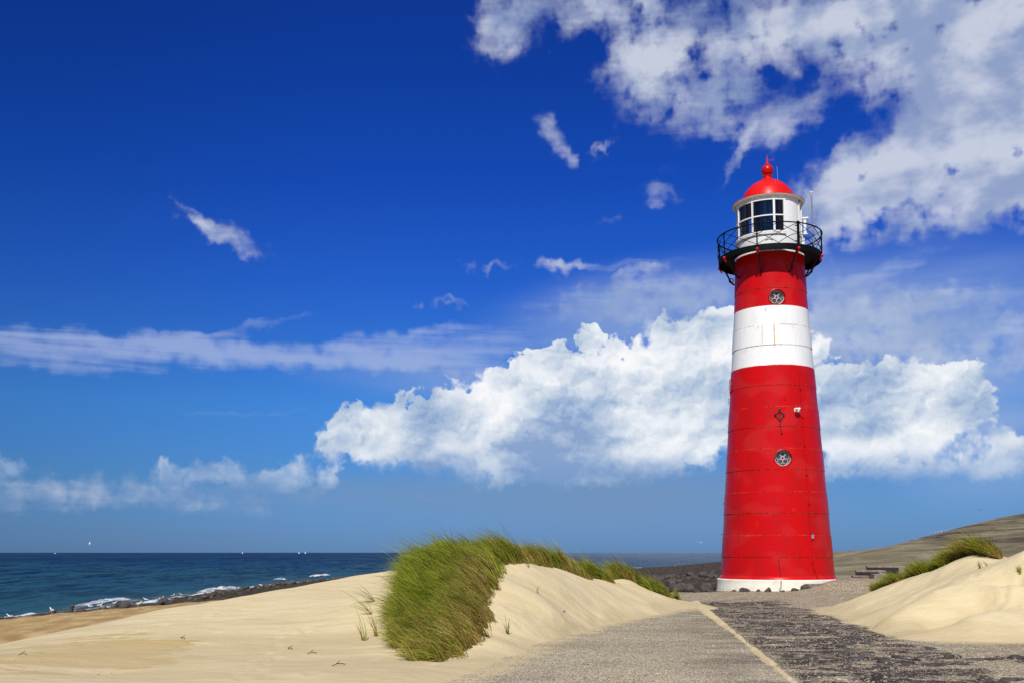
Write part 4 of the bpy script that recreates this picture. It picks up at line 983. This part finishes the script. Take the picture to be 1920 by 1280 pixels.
# flat basalt stones set beside the path
mbs, T, P = mat('basalt_paving'); o_ = T.obj(); ri = T.node('ShaderNodeObjectInfo').outputs['Random']; n = T.noise(T.vm('ADD', T.pos(), T.comb(T.mul(ri, 9.), 0, 0)), 9, 6, .7)
rc = T.mix(T.ss(n, .35, .7), (.030, .024, .020), (.10, .085, .075)); rc = T.mix(T.mul(T.ss(ri, .8, 1.), .7), rc, (.10, .10, .10))
rc = T.mix(T.ss(T.noise(T.pos(), 7, 4, .6), .54, .60), rc, T.mix(T.ss(T.sep(T.vor(T.pos(), 45, out='Color'))[0], .4, .9), (.07, .055, .04), (.40, .34, .25)))
P(color=rc, rough=.75, spec=.2, normal=T.bump(n, .02, .9))
def stone_mesh(seed):
    r_ = np.random.default_rng(seed); m_ = 9; a = np.sort(r_.uniform(0, 6.283, m_) * .25 + np.arange(m_) * 6.283 / m_); rr = r_.uniform(.38, .52, m_)
    V = []; 
    for sc_, z in ((1.0, -.14), (1.0, .0), (.90, .055), (.62, .085), (.25, .09)):
        V += [(rr[k] * sc_ * math.cos(a[k]), rr[k] * sc_ * .8 * math.sin(a[k]), z + r_.normal(0, .008)) for k in range(m_)]
    Fc = [(i * m_ + k, i * m_ + (k + 1) % m_, (i + 1) * m_ + (k + 1) % m_, (i + 1) * m_ + k) for i in range(4) for k in range(m_)]
    me = bpy.data.meshes.new('stone'); me.from_pydata(V, [], Fc + [tuple(4 * m_ + k for k in range(m_))]); me.materials.append(mbs)
    me.polygons.foreach_set('use_smooth', np.ones(len(me.polygons), bool)); me.set_sharp_from_angle(angle=R_(38)); return me
stones = [stone_mesh(300 + k) for k in range(7)]
tries = 0; cand = []
while len(cand) < 280 and tries < 60000:
    tries += 1; y = random.uniform(10.8, 30.5); x = path_edge(y) + random.uniform(.35, 6.5)
    if float(basalt_mask(np.array([x]), np.array([y]))[0]) < random.uniform(.35, 1.0) or float(dune_right_h(np.array([x]), np.array([y]))[0]) > -.16 or float(fbm(np.array([x * .7]), np.array([y * 1.1]), .9, 3)[0]) < -.02: continue
    if any((x - a) ** 2 + (y - b_) ** 2 < .075 for a, b_ in cand): continue
    cand.append((x, y))
for x, y in cand:
    o = bpy.data.objects.new('basalt_stone', random.choice(stones)); COL.objects.link(o); s = random.uniform(.16, .36)
    o.location = (x, y, gz(x, y) - .005 - .02 * random.random()); o.scale = (s * random.uniform(.9, 1.5), s, s * random.uniform(.7, 1.8)); o.rotation_euler = (random.uniform(-.1, .1), random.uniform(-.1, .1), random.uniform(0, 6.28))
    tag(o, 'flat dark basalt stone bedded in shell grit beside the asphalt path', 'stone', 'basalt stones bedded beside the path')

# loose shell grit ------------------------------------------------------------------
def flakes(n, xf, yr, zf_, smin, smax, seed):
    r_ = np.random.default_rng(seed); y = yr[0] + (yr[1] - yr[0]) * r_.random(n) ** 1.5; x = xf(y, r_); z = zf_(x, y)
    s = r_.uniform(smin, smax, n); a = r_.uniform(0, 6.283, n); t = r_.normal(0, .35, (n, 2))
    ux = np.stack([np.cos(a), np.sin(a), t[:, 0]], 1) * s[:, None]; uy = np.stack([-np.sin(a), np.cos(a), t[:, 1]], 1) * (s * r_.uniform(.5, .9, n))[:, None]
    c_ = np.stack([x, y, z + s * .35], 1); up = np.array([0, 0, 1.]) * (s * .35)[:, None]
    V = np.stack([c_ - ux, c_ - uy * .9, c_ + ux, c_ + uy, c_ + up], 1)
    k = np.arange(n)[:, None] * 5; Fc = np.concatenate([k + np.array([[0, 1, 4]]), k + np.array([[1, 2, 4]]), k + np.array([[2, 3, 4]]), k + np.array([[3, 0, 4]])])
    kind = r_.random(n); colr = np.where(kind[:, None] < .55, np.array([[.62, .55, .44]]), np.where(kind[:, None] < .75, np.array([[.42, .30, .20]]), np.array([[.05, .045, .04]]))) * r_.uniform(.75, 1.15, (n, 1))
    C = np.repeat(np.c_[colr, np.ones(n)], 5, 0)
    return V.reshape(-1, 3), Fc, C
def dune_over(x, y): return np.maximum(dune_left_h(x, y), dune_right_h(x, y) * (x > 6.6) - 9 * (x <= 6.6))
mfl, T, P = mat('shell_flakes'); P(color=T.attr('col', True), rough=.55)
for lab, xf, zf_, n_ in (('broken shell grit strewn over the grey asphalt path', lambda y, r: path_edge(y) - .1 - r.random(len(y)) ** .9 * 9, lambda x, y: .03 + .012 * fbm(x, y, .5, 3), 46000),
                        ('broken shell grit strewn over the stony ground at right', lambda y, r: path_edge(y) + .1 + r.random(len(y)) * 10, lambda x, y: ground_h(x, y), 46000)):
    V, Fc, C = flakes(n_, xf, (10.6, 30), zf_, .0035, .0095, n_ + len(lab))
    cen = V.reshape(-1, 5, 3)[:, 0]; ok = cen[:, 2] > dune_over(cen[:, 0], cen[:, 1]) - .01
    idx = np.nonzero(ok)[0]; V = V.reshape(-1, 5, 3)[idx].reshape(-1, 3); C = C.reshape(-1, 5, 4)[idx].reshape(-1, 4); n_ = len(idx)
    k = np.arange(n_)[:, None] * 5; Fc = np.concatenate([k + np.array([[0, 1, 4]]), k + np.array([[1, 2, 4]]), k + np.array([[2, 3, 4]]), k + np.array([[3, 0, 4]])])
    me = np_mesh('shell_grit', V, Fc, colors={'col': C}); o = link('shell_grit', me, mfl); tag(o, lab, 'shell grit', kind='stuff')

# ------------------------------------------------------------------ marram grass
mgr, T, P = mat('marram_blades'); T.n.remove([n for n in T.n if n.type == 'BSDF_PRINCIPLED'][0])
outn = [n for n in T.n if n.type == 'OUTPUT_MATERIAL'][0]; cc = T.attr('col', True)
df = T.node('ShaderNodeBsdfDiffuse', ins={'Color': cc}); tl = T.node('ShaderNodeBsdfTranslucent', ins={'Color': cc}); gg = T.node('ShaderNodeBsdfGlossy', ins={'Color': (1, 1, .9), 'Roughness': .45})
m1 = T.n.new('ShaderNodeMixShader'); m1.inputs[0].default_value = .38; T.l.new(df.outputs[0], m1.inputs[1]); T.l.new(tl.outputs[0], m1.inputs[2])
m2 = T.n.new('ShaderNodeMixShader'); m2.inputs[0].default_value = .012; T.l.new(m1.outputs[0], m2.inputs[1]); T.l.new(gg.outputs[0], m2.inputs[2]); T.l.new(m2.outputs[0], outn.inputs[0])
def clump(name, label, cat, X, Y, Z, L, wind=(-1, -.12), f0=.45, f1=1.45, dry=None, width=.0045, seed=1, spread=.45, group=None, green=((.10, .150, .004), (.42, .46, .05))):
    r_ = np.random.default_rng(seed); n = len(X); L = L * r_.uniform(.6, 1.2, n) * (1 + .5 * (r_.random(n) < .06))
    T_n = max(3, n // 130); tid = r_.integers(0, T_n, n) if n > 400 else np.zeros(n, int)
    if n > 400:                                            # gather the blades into tussocks
        seeds = r_.integers(0, n, T_n); cx_ = X[seeds]; cy_ = Y[seeds]
        tid = np.concatenate([((X[i:i + 4000, None] - cx_) ** 2 + (Y[i:i + 4000, None] - cy_) ** 2).argmin(1) for i in range(0, n, 4000)])
        pull = r_.uniform(.1, .55, n); X = X + (cx_[tid] - X) * pull; Y = Y + (cy_[tid] - Y) * pull
    ta = r_.normal(0, 1, (4, T_n)); L = L * (1 + .13 * ta[1][tid])
    wa = math.atan2(wind[1], wind[0]) + r_.normal(0, spread, n) * .7 + .28 * ta[0][tid] + .3 * fbm(X, Y, 1.6, 2); w = np.stack([np.cos(wa), np.sin(wa)], 1)
    a0 = f0 * r_.uniform(.3, 1.7, n) * np.clip(1 + .3 * ta[2][tid], .3, 2); a1 = a0 + (f1 - f0) * r_.uniform(.6, 1.3, n); S = 7
    P_ = np.zeros((n, S, 3)); P_[:, 0] = np.stack([X, Y, Z - .02], 1); ds = L / (S - 1)
    for k in range(1, S):
        ph = a0 + (a1 - a0) * ((k - .5) / (S - 1)) ** 1.0
        P_[:, k, :2] = P_[:, k - 1, :2] + w * (np.sin(ph) * ds)[:, None]; P_[:, k, 2] = P_[:, k - 1, 2] + np.cos(ph) * ds
    side = r_.normal(0, 1, (n, 3)); side[:, 2] += .3; d0 = P_[:, -1] - P_[:, 0]; d0 /= np.linalg.norm(d0, axis=1)[:, None]
    side -= (side * d0).sum(1)[:, None] * d0; side /= np.linalg.norm(side, axis=1)[:, None]
    wd = width * np.array([1., 1., .95, .8, .62, .38, .08]) * np.ones((n, 1)) * r_.uniform(.7, 1.3, (n, 1))
    V = np.stack([P_ - side[:, None] * wd[..., None], P_ + side[:, None] * wd[..., None]], 2).reshape(-1, 3)
    k = (np.arange(n) * S * 2)[:, None, None]; s_ = (np.arange(S - 1) * 2)[None, :, None]; Fc = (k + s_ + np.array([0, 1, 3, 2])[None, None]).reshape(-1, 4)
    g0, g1 = np.array(green[0]), np.array(green[1]); t = r_.random((n, 1)); patch = np.clip(.5 + fbm(X * 1.2, Y * 1.2, 2.2, 3) * 1.2, 0, 1)[:, None]
    c0 = g0 + (g1 - g0) * np.clip(.8 * t ** 1.35 + .2 * patch + .12 * ta[3][tid][:, None], 0, 1)
    dp = np.full(n, .16) if dry is None else dry
    isd = (r_.random(n) < dp)[:, None]; dc = np.array([.50, .34, .11]) * r_.uniform(.35, 1.3, (n, 1)); c0 = np.where(isd, dc, c0)
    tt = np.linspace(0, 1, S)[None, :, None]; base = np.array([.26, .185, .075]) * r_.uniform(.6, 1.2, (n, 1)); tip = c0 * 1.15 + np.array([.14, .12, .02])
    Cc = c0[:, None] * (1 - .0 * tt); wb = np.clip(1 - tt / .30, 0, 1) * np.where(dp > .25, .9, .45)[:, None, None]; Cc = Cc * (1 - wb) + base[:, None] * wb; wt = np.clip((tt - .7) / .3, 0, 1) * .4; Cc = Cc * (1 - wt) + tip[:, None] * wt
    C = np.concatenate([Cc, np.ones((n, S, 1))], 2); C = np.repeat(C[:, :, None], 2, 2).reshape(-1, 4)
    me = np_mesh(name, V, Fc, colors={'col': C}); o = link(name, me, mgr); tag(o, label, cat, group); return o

def inpoly(px, py, poly):
    inside = np.zeros(len(px), bool); n = len(poly)
    for i in range(n):
        x1, y1 = poly[i]; x2, y2 = poly[(i + 1) % n]
        c_ = ((y1 > py) != (y2 > py)) & (px < (x2 - x1) * (py - y1) / (y2 - y1 + 1e-9) + x1); inside ^= c_
    return inside
def vproj(x, y, z):
    v = z - EYE; d = y * cp + v * sp; return 960 + F * x / d, YPP - F * (v * cp - y * sp) / d
# the big clump on the left shoulder of the dune
N0 = 400000; X = rng.uniform(-2.6, .3, N0); Y = rng.uniform(13.0, 21.5, N0); Z = dune_left_h(X, Y); qx, qy = vproj(X, Y, Z)
tus = fbm(X, Y, 2.6, 3)
poly = [(750, 1212), (795, 1236), (822, 1244), (868, 1228), (905, 1200), (926, 1165), (915, 1130), (936, 1100), (938, 1066), (900, 1052), (850, 1052), (808, 1070), (775, 1110), (760, 1160)]
back = (Y > 18.8) & (Y < 20.8) & (X > -1.7) & (X < -.35)
pc_ = np.array([835., 1150.]); big_poly = [tuple(pc_ + (np.array(q) - pc_) * 1.16) for q in poly]
ok = (inpoly(qx, qy, poly) | back | (inpoly(qx, qy, big_poly) & (rng.random(N0) < .07))) & (tus > -.25 + .2 * (qy > 1200)); X, Y, Z, qx, qy = X[ok][:64000], Y[ok][:64000], Z[ok][:64000], qx[ok][:64000], qy[ok][:64000]
dryp = .07 + .55 * sst(qx - .0 * qy, 830, 925) * sst(qy, 1050, 1120) + .30 * sst(qy, 1140, 1225)
Lb = .46 + .10 * sst(qx, 850, 770) * sst(qy, 1180, 1120) + .08 * sst(qy, 1150, 1080) - .14 * sst(qy, 1180, 1240)
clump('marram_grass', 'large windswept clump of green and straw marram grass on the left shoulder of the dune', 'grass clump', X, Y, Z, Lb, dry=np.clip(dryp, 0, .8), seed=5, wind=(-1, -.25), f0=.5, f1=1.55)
def ridge_clump(label, line, n, depth, L, seed, dry=.14, f0=.35, f1=1.3, fn=dune_left_h, rightdry=False, wind=(-1, -.1), front=.12):
    pts = np.array([G(*q)[:2] for q in line]); seg = np.r_[0, np.cumsum(np.hypot(*np.diff(pts, axis=0).T))]
    r_ = np.random.default_rng(seed); s = r_.random(n) * seg[-1]; x = np.interp(s, seg, pts[:, 0]); y = np.interp(s, seg, pts[:, 1])
    off = r_.random(n) * depth * (.55 + .45 * np.sin(np.pi * s / seg[-1])) - front; x = x + off * (x / y) + r_.normal(0, .03, n); y = y + off
    z = fn(x, y); u = s / seg[-1]; Lx = L * (.62 + .45 * np.sin(np.pi * np.clip(u, .0, 1)) ** .6)
    keep = fbm(x, y, 1.6, 2) > -.16; dp = np.full(n, dry) + (.5 * (off < .03) * (fbm(x, y, 1.8, 2) > -.05)) + (.4 * (u > .8) if rightdry else 0)
    return clump('marram_grass', label, 'grass clump', x[keep], y[keep], z[keep], Lx[keep], dry=np.clip(dp, 0, .85)[keep], seed=seed, wind=wind, f0=f0, f1=f1)
ridge_clump('tall marram grass at the highest point of the left dune ridge', [(885, 1062, 20.4), (930, 1066, 20.2), (962, 1060, 20.6), (992, 1055, 21.1)], 15000, 1.3, .50, 21)
ridge_clump('middle clump of marram grass along the left dune ridge', [(985, 1056, 21.2), (1020, 1060, 22), (1050, 1068, 22.8), (1085, 1077, 23.6), (1105, 1082, 24.2)], 15000, 1.4, .50, 22)
ridge_clump('marram grass clump with a russet base low on the left dune ridge', [(1095, 1080, 24.2), (1129, 1087, 25), (1150, 1093, 25.4), (1172, 1098, 25.8)], 12000, 1.5, .48, 23, rightdry=True)
ridge_clump('dark green grass trailing down the far end of the left dune', [(1150, 1082, 27.6), (1185, 1094, 28), (1215, 1106, 28.2), (1250, 1119, 28.3), (1275, 1124, 28.4)], 14000, 1.2, .52, 24)
# right dune
ridge_clump('small rounded grass clump at the foot of the right dune', [(1638, 1112, 27.6), (1660, 1105, 27.2), (1682, 1097, 26.6), (1702, 1086, 26.1)], 7000, .9, .30, 31, fn=dune_right_h)
ridge_clump('grass clump halfway up the left slope of the right dune', [(1702, 1084, 26.1), (1735, 1072, 25.6), (1768, 1062, 25.2)], 7000, .9, .29, 32, fn=dune_right_h)
ridge_clump('tall dark grass clump with orange stems crowning the right dune', [(1762, 1062, 25.2), (1795, 1050, 25), (1825, 1040, 24.4), (1850, 1046, 24.0), (1880, 1056, 23.7)], 16000, 1.2, .42, 33, fn=dune_right_h, rightdry=True, dry=.12)
# short pale grass tongue before the small clump
x, y = [], []
r_ = np.random.default_rng(77); t = r_.random(1500); px_ = 1585 + 55 * t; yy = 28.2 + r_.random(1500) * 1.6; xx = (px_ - 960) / F * yy
zz = np.maximum(dune_right_h(xx, yy), ground_h(xx, yy)); clump('marram_grass', 'thin tongue of short pale grass on the gravel before the right dune', 'grass clump', xx, yy, zz, .10 + .10 * t, dry=np.full(1500, .4), seed=78, width=.004)
def tuft(label, px, py, y, n, L, seed, fn=dune_left_h, f0=.25, f1=.7, wind=(-1, 0), dry=.25, spread=.9):
    x0, _, _ = G(px, py, y); r_ = np.random.default_rng(seed); x = x0 + r_.normal(0, .02, n); y_ = y + r_.normal(0, .02, n); z = fn(x, y_)
    return clump('grass_tuft', label, 'grass tuft', x, y_, z, L, seed=seed, f0=f0, f1=f1, wind=wind, dry=np.full(n, dry), spread=spread, width=.0045)
tuft('sparse upright tuft of thin blades on bare sand, leftmost', 683, 1196, 15.2, 16, .30, 41)
tuft('sparse upright tuft on bare sand between the leftmost tuft and the big clump', 706, 1190, 15.5, 18, .36, 42)
tuft('few long blades leaning flat left of the big clump', 698, 1146, 17.3, 14, .42, 43, f0=.9, f1=1.5, spread=.3)
tuft('wispy blades on the sand at the upper left of the big clump', 702, 1122, 18.3, 14, .40, 44, f0=.9, f1=1.5, spread=.35)
tuft('short tuft sprouting on the sand right of the big clump', 952, 1160, 16.0, 12, .22, 45, wind=(.3, -1))
tuft('tiny tuft just below the top of the left dune ridge', 992, 1066, 20.6, 10, .14, 46)
tuft('single tuft of three bent blades on the open face of the left dune', 1010, 1122, 19.0, 5, .2, 47, wind=(.2, .5))
tuft('small tuft near the right edge of the photo on the right dune top', 1912, 1052, 20.3, 34, .2, 48, fn=dune_right_h)
tuft('small green tuft in the notch of the right dune', 1838, 1064, 22.8, 24, .2, 49, fn=dune_right_h)
tuft('faint little tuft beside the notch of the right dune', 1850, 1056, 23.0, 14, .16, 50, fn=dune_right_h)

# twigs on the sand
mtw = plain('driftwood', (.16, .10, .05), .8)
for k, (px, py, y, ln, lab) in enumerate(((547, 1211, 14.5, .14, 'small dark forked twig on the sand left of the grass tufts'), (576, 1225, 14.0, .2, 'bent twig on the sand near the leftmost grass tuft'), (622, 1268, 12.3, .3, 'long pale straw lying at the bottom edge of the sand'), (34, 1246, 13.3, .16, 'short twig on the sand by the lower left corner'), (345, 1200, 15.2, .2, 'thin dark twig lying beyond the damp sand patch'), (1055, 1126, 18.7, .12, 'curled twig on the open face of the left dune'))):
    x, yy, z = G(px, py, y); z = float(dune_left_h(np.array([x]), np.array([yy]))[0]) + .008; a = random.uniform(0, 3); b = MB()
    pts = [(x + math.cos(a) * ln * .6 * t + .02 * math.sin(9 * t), yy + math.sin(a) * ln * .6 * t, z + .02 * math.sin(3 * t)) for t in np.linspace(0, 1, 6)]
    b.tube(pts, .006, 5); b.tube([pts[2], (pts[2][0] + .04, pts[2][1] + .03, pts[2][2] + .03)], .004, 5); tag(b.build('twig', mtw), lab, 'twig')

# ------------------------------------------------------------------ gulls, boats, walker
mgw = plain('white_feathers', (.80, .80, .79), .8); mgg = plain('grey_feathers', (.30, .32, .35), .8); myl = plain('yellow_bill', (.7, .4, .05), .5); mdk = plain('dark_feathers', (.06, .05, .045), .8)
def gull_body(mb, stand=True):
    prof = [(-.30, .004), (-.24, .03), (-.14, .065), (-.02, .088), (.10, .078), (.17, .048), (.205, .040), (.245, .046), (.285, .036), (.31, .012), (.36, .005)]
    pts = [(x_, 0, (.26 + .25 * max(0, x_) + (.16 * max(0, (x_ - .12)) / .15 if x_ > .12 else 0) * .6 if stand else .02 * x_)) for x_, _ in prof]
    mb.tube(pts, [r for _, r in prof], 10)
def gull_stand(x, y, label, s=1.15, dark=False, rz=None):
    e = empty('gull', (x, y, max(gz(x, y), SEA - .05) + .12), random.uniform(0, 6.28) if rz is None else rz); e.scale = (s, s, s); tag(e, label, 'gull', None)
    b = MB(); gull_body(b); b.build('body', mgw if not dark else mdk, e, smooth=True)
    b = MB()
    for sg in (-1, 1): b.add([(.10, sg * .075, .33), (-.02, sg * .095, .30), (-.20, sg * .06, .26), (-.36, sg * .015, .25), (-.15, sg * .03, .335), (.04, sg * .04, .36)], [(0, 1, 2, 3, 4, 5)])
    b.build('wings', mgg if not dark else mdk, e)
    for sg in (-1, 1):
        b = MB(); b.tube([(0, sg * .03, .22), (.01, sg * .03, .0)], .008, 5); b.tube([(-.01, sg * .03, .004), (.05, sg * .03, .002)], .012, 4); b.build('leg', myl, e)
    return e
def gull_fly(px, py, y, label, s=1., dark=False, rz=0., bank=.1):
    e = empty('gull', G(px, py, y), rz); e.rotation_euler = (bank, 0, rz); e.scale = (s, s, s); tag(e, label, 'gull' if not dark else 'bird')
    b = MB(); gull_body(b, False); b.build('body', mgw if not dark else mdk, e, smooth=True)
    for sg in (-1, 1):
        b = MB(); rows = [(0, .11, -.07, .02), (.22, .13, -.06, .10), (.42, .11, -.05, .11), (.62, .04, -.08, .05), (.74, -.04, -.09, .02)]; vs = []
        for s_, le, te, zz_ in rows: vs += [(le, sg * s_, zz_ + .008), (te, sg * s_, zz_), (le, sg * s_, zz_ - .006)]
        fs = []
        for i in range(4):
            a_ = i * 3; fs += [(a_, a_ + 1, a_ + 4, a_ + 3), (a_ + 1, a_ + 2, a_ + 5, a_ + 4), (a_ + 2, a_, a_ + 3, a_ + 5)]
        b.add(vs, fs); b.build('wing', mgw if not dark else mdk, e)
    return e
sg_ = [(25, 1161, 'white gull standing by the surf, nearest the left edge'), (102, 1152, 'gull on the shore rocks left of the dark post'), (173, 1143, 'gull on the rocks just right of the dark post'), (190, 1141, 'gull standing second right of the dark post'), (195, 1146, 'white gull standing on the landward side of the shore rocks'), (218, 1135, 'hunched gull on the surf edge in the middle of the flock'),
       (263, 1140, 'gull alone on the inland edge of the dark rocks'), (277, 1128, 'upright gull on the rocks before the breaking wave'), (300, 1130, 'sitting gull low on the dark rocks'), (308, 1124, 'gull with dark back beside the sitting gull'), (326, 1122, 'gull on the rocks left of the big breaker'), (343, 1120, 'rightmost of the gulls on the shore rocks')]
for px, py, lab in sg_:
    best = None
    for y in np.arange(60, 112, .5):
        x = (px - 960) / F * (y * cp); z = max(gz(x, y), SEA); d = abs(proj(x, y, z)[1] - py - 1)
        if best is None or d < best[0]: best = (d, x, y)
    gull_stand(best[1], best[2], lab, .8)
b = MB(); best = min(((abs(proj((142 - 960) / F * y, y, max(gz((142 - 960) / F * y, y), SEA))[1] - 1148), y) for y in np.arange(60, 110, .5)))[1]; x = (142 - 960) / F * best
e = empty('mooring_post', (x, best, gz(x, best))); tag(e, 'short dark wooden post with a lump on top in the surf rocks', 'post'); b.tube([(0, 0, -.2), (0.02, 0, .38)], .11, 10); b.build('post', mdk, e); b = MB(); b.sphere((.02, 0, .42), .13, 8, (1.3, 1, .7)); b.build('weed_cap', mrk, e, smooth=True)
gull_fly(168, 1018, 190, 'lone gull flying low over the sea at far left', .7, rz=.4, bank=.5)
gull_fly(1314, 1017, 120, 'gull flying over the sea just left of the lighthouse', 1.0, rz=1.4, bank=.2)
gull_fly(1752, 998, 140, 'leftmost of three white gulls gliding over the grassy embankment', .75, rz=1.45, bank=.05)
gull_fly(1764, 996.5, 138, 'middle of three white gulls gliding over the embankment', .75, rz=1.7, bank=-.15)
gull_fly(1774, 995, 141, 'rightmost of three white gulls gliding over the embankment', .6, rz=1.4, bank=-.5)
gull_fly(1838, 955, 150, 'small dark bird high above the embankment', .65, True, rz=1.5, bank=.1)
mhr = plain('red_hull_paint', (.45, .05, .03), .5); mhw = plain('white_boat_paint', (.85, .85, .83), .5)
def boat(px, y, ln, label, sail=False, hull=mhw):
    x = (px - 960) / F * y * cp; e = empty('boat', (x, y, SEA), random.uniform(-.3, .3)); tag(e, label, 'boat')
    b = MB(); n_ = 8; vs = []
    for i in range(n_ + 1):
        t = i / n_; wdt = ln * .13 * math.sin(math.pi * min(1, .25 + t * .75)) + .02; xx_ = (t - .5) * ln * -1
        vs += [(xx_, -wdt, ln * .09), (xx_, -wdt * .5, -.3), (xx_, wdt * .5, -.3), (xx_, wdt, ln * .09)]
    fs = [(i * 4 + k, i * 4 + (k + 1) % 4, (i + 1) * 4 + (k + 1) % 4, (i + 1) * 4 + k) for i in range(n_) for k in range(4)] + [(0, 1, 2, 3), (n_ * 4 + 3, n_ * 4 + 2, n_ * 4 + 1, n_ * 4)]
    b.add(vs, fs); b.build('hull', hull, e)
    b = MB(); b.box(-ln * .2, ln * .12, -ln * .07, ln * .07, ln * .09, ln * .2); b.build('cabin', mhw, e)
    b = MB(); b.tube([(0, 0, ln * .1), (0, 0, ln * (1.1 if sail else .38))], ln * .012, 6); b.build('mast', mhw, e)
    if sail: b = MB(); b.add([(0, 0, ln * .2), (-ln * .45, .1, ln * .2), (0, 0, ln * 1.05), (0, .05, ln * .2), (-ln * .45, .15, ln * .2), (0, .05, ln * 1.05)], [(0, 1, 2), (3, 5, 4), (0, 3, 4, 1), (1, 4, 5, 2), (0, 2, 5, 3)]); b.build('sail', mhw, e)
boat(104, 3200, 13, 'small red and white boat on the horizon at far left', False, mhr)
boat(455, 4200, 8, 'lone white sail on the horizon left of the sailing pair', True)
boat(561, 4000, 9, 'left one of two white sailing boats close together on the horizon', True)
boat(573, 4100, 9, 'right one of two white sailing boats close together on the horizon', True)
# walker beyond the crest of the embankment
def person(x, y, z, label):
    e = empty('person', (x, y, z), 2.6); tag(e, label, 'person')
    mj = plain('dark_red_jacket', (.10, .02, .03), .8); mtr = plain('dark_trousers', (.02, .022, .03), .8); msk = plain('skin', (.45, .28, .2), .6)
    J = [(0, 0, .95), (0, 0, 1.2), (0, 0, 1.42), (0, 0, 1.52), (0, 0, 1.62), (0, 0, 1.74), (.2, 0, 1.40), (.25, .05, 1.12), (.24, -.08, .86), (-.2, 0, 1.40), (-.25, -.03, 1.12), (-.24, .05, .86), (.1, 0, .88), (.11, -.12, .5), (.11, .02, .06), (.11, -.16, .03), (-.1, 0, .88), (-.11, .1, .5), (-.11, .22, .1), (-.11, .06, .03)]
    E = [(0, 1), (1, 2), (2, 3), (3, 4), (4, 5), (2, 6), (6, 7), (7, 8), (2, 9), (9, 10), (10, 11), (0, 12), (12, 13), (13, 14), (14, 15), (0, 16), (16, 17), (17, 18), (18, 19)]
    Rr = [.15, .14, .13, .06, .10, .08, .06, .05, .04, .06, .05, .04, .10, .075, .055, .045, .10, .075, .055, .045]
    me = bpy.data.meshes.new('body'); me.from_pydata(J, E, []); o = link('body', me, msk, e); me.update()
    md = o.modifiers.new('skin', 'SKIN')
    sv = me.skin_vertices[0].data
    for v, r in zip(sv, Rr): v.radius = (r, r * .85)
    sv[0].use_root = True
    s2 = o.modifiers.new('sub', 'SUBSURF'); s2.levels = 1; s2.render_levels = 1
    b = MB(); b.tube([(0, 0, .82), (0, 0, 1.0), (0, 0, 1.25), (0, 0, 1.42), (0, 0, 1.5)], [.19, .185, .18, .17, .08], 12)
    for sg in (-1, 1): b.tube([(sg * .14, 0, 1.42), (sg * .22, 0, 1.38), (sg * .27, 0, 1.12), (sg * .25, -.04, .92)], [.07, .075, .065, .055], 8)
    b.build('jacket', mj, e, smooth=True)
    b = MB(); b.tube([(.1, 0, .9), (.11, -.12, .5), (.11, .02, .1)], [.12, .095, .075], 8); b.tube([(-.1, 0, .9), (-.11, .1, .5), (-.11, .22, .14)], [.12, .095, .075], 8); b.build('trousers', mtr, e, smooth=True)
    b = MB(); b.sphere((0, .015, 1.68), .105, 8, (1, 1, 1.1)); b.build('hair', mtr, e, smooth=True)
best = None
for y in np.arange(160, 330, 1.):
    x = (1714 - 960) / F * y * cp * 1.0; z = gz(x, y); py = proj(x, y, z + 1.75)[1]; d = abs(py - 1013)
    if y > 166 and (best is None or d < best[0]): best = (d, x, y, z)
person(best[1], best[2], best[3], 'tiny distant walker in a dark red jacket on the crest of the embankment')
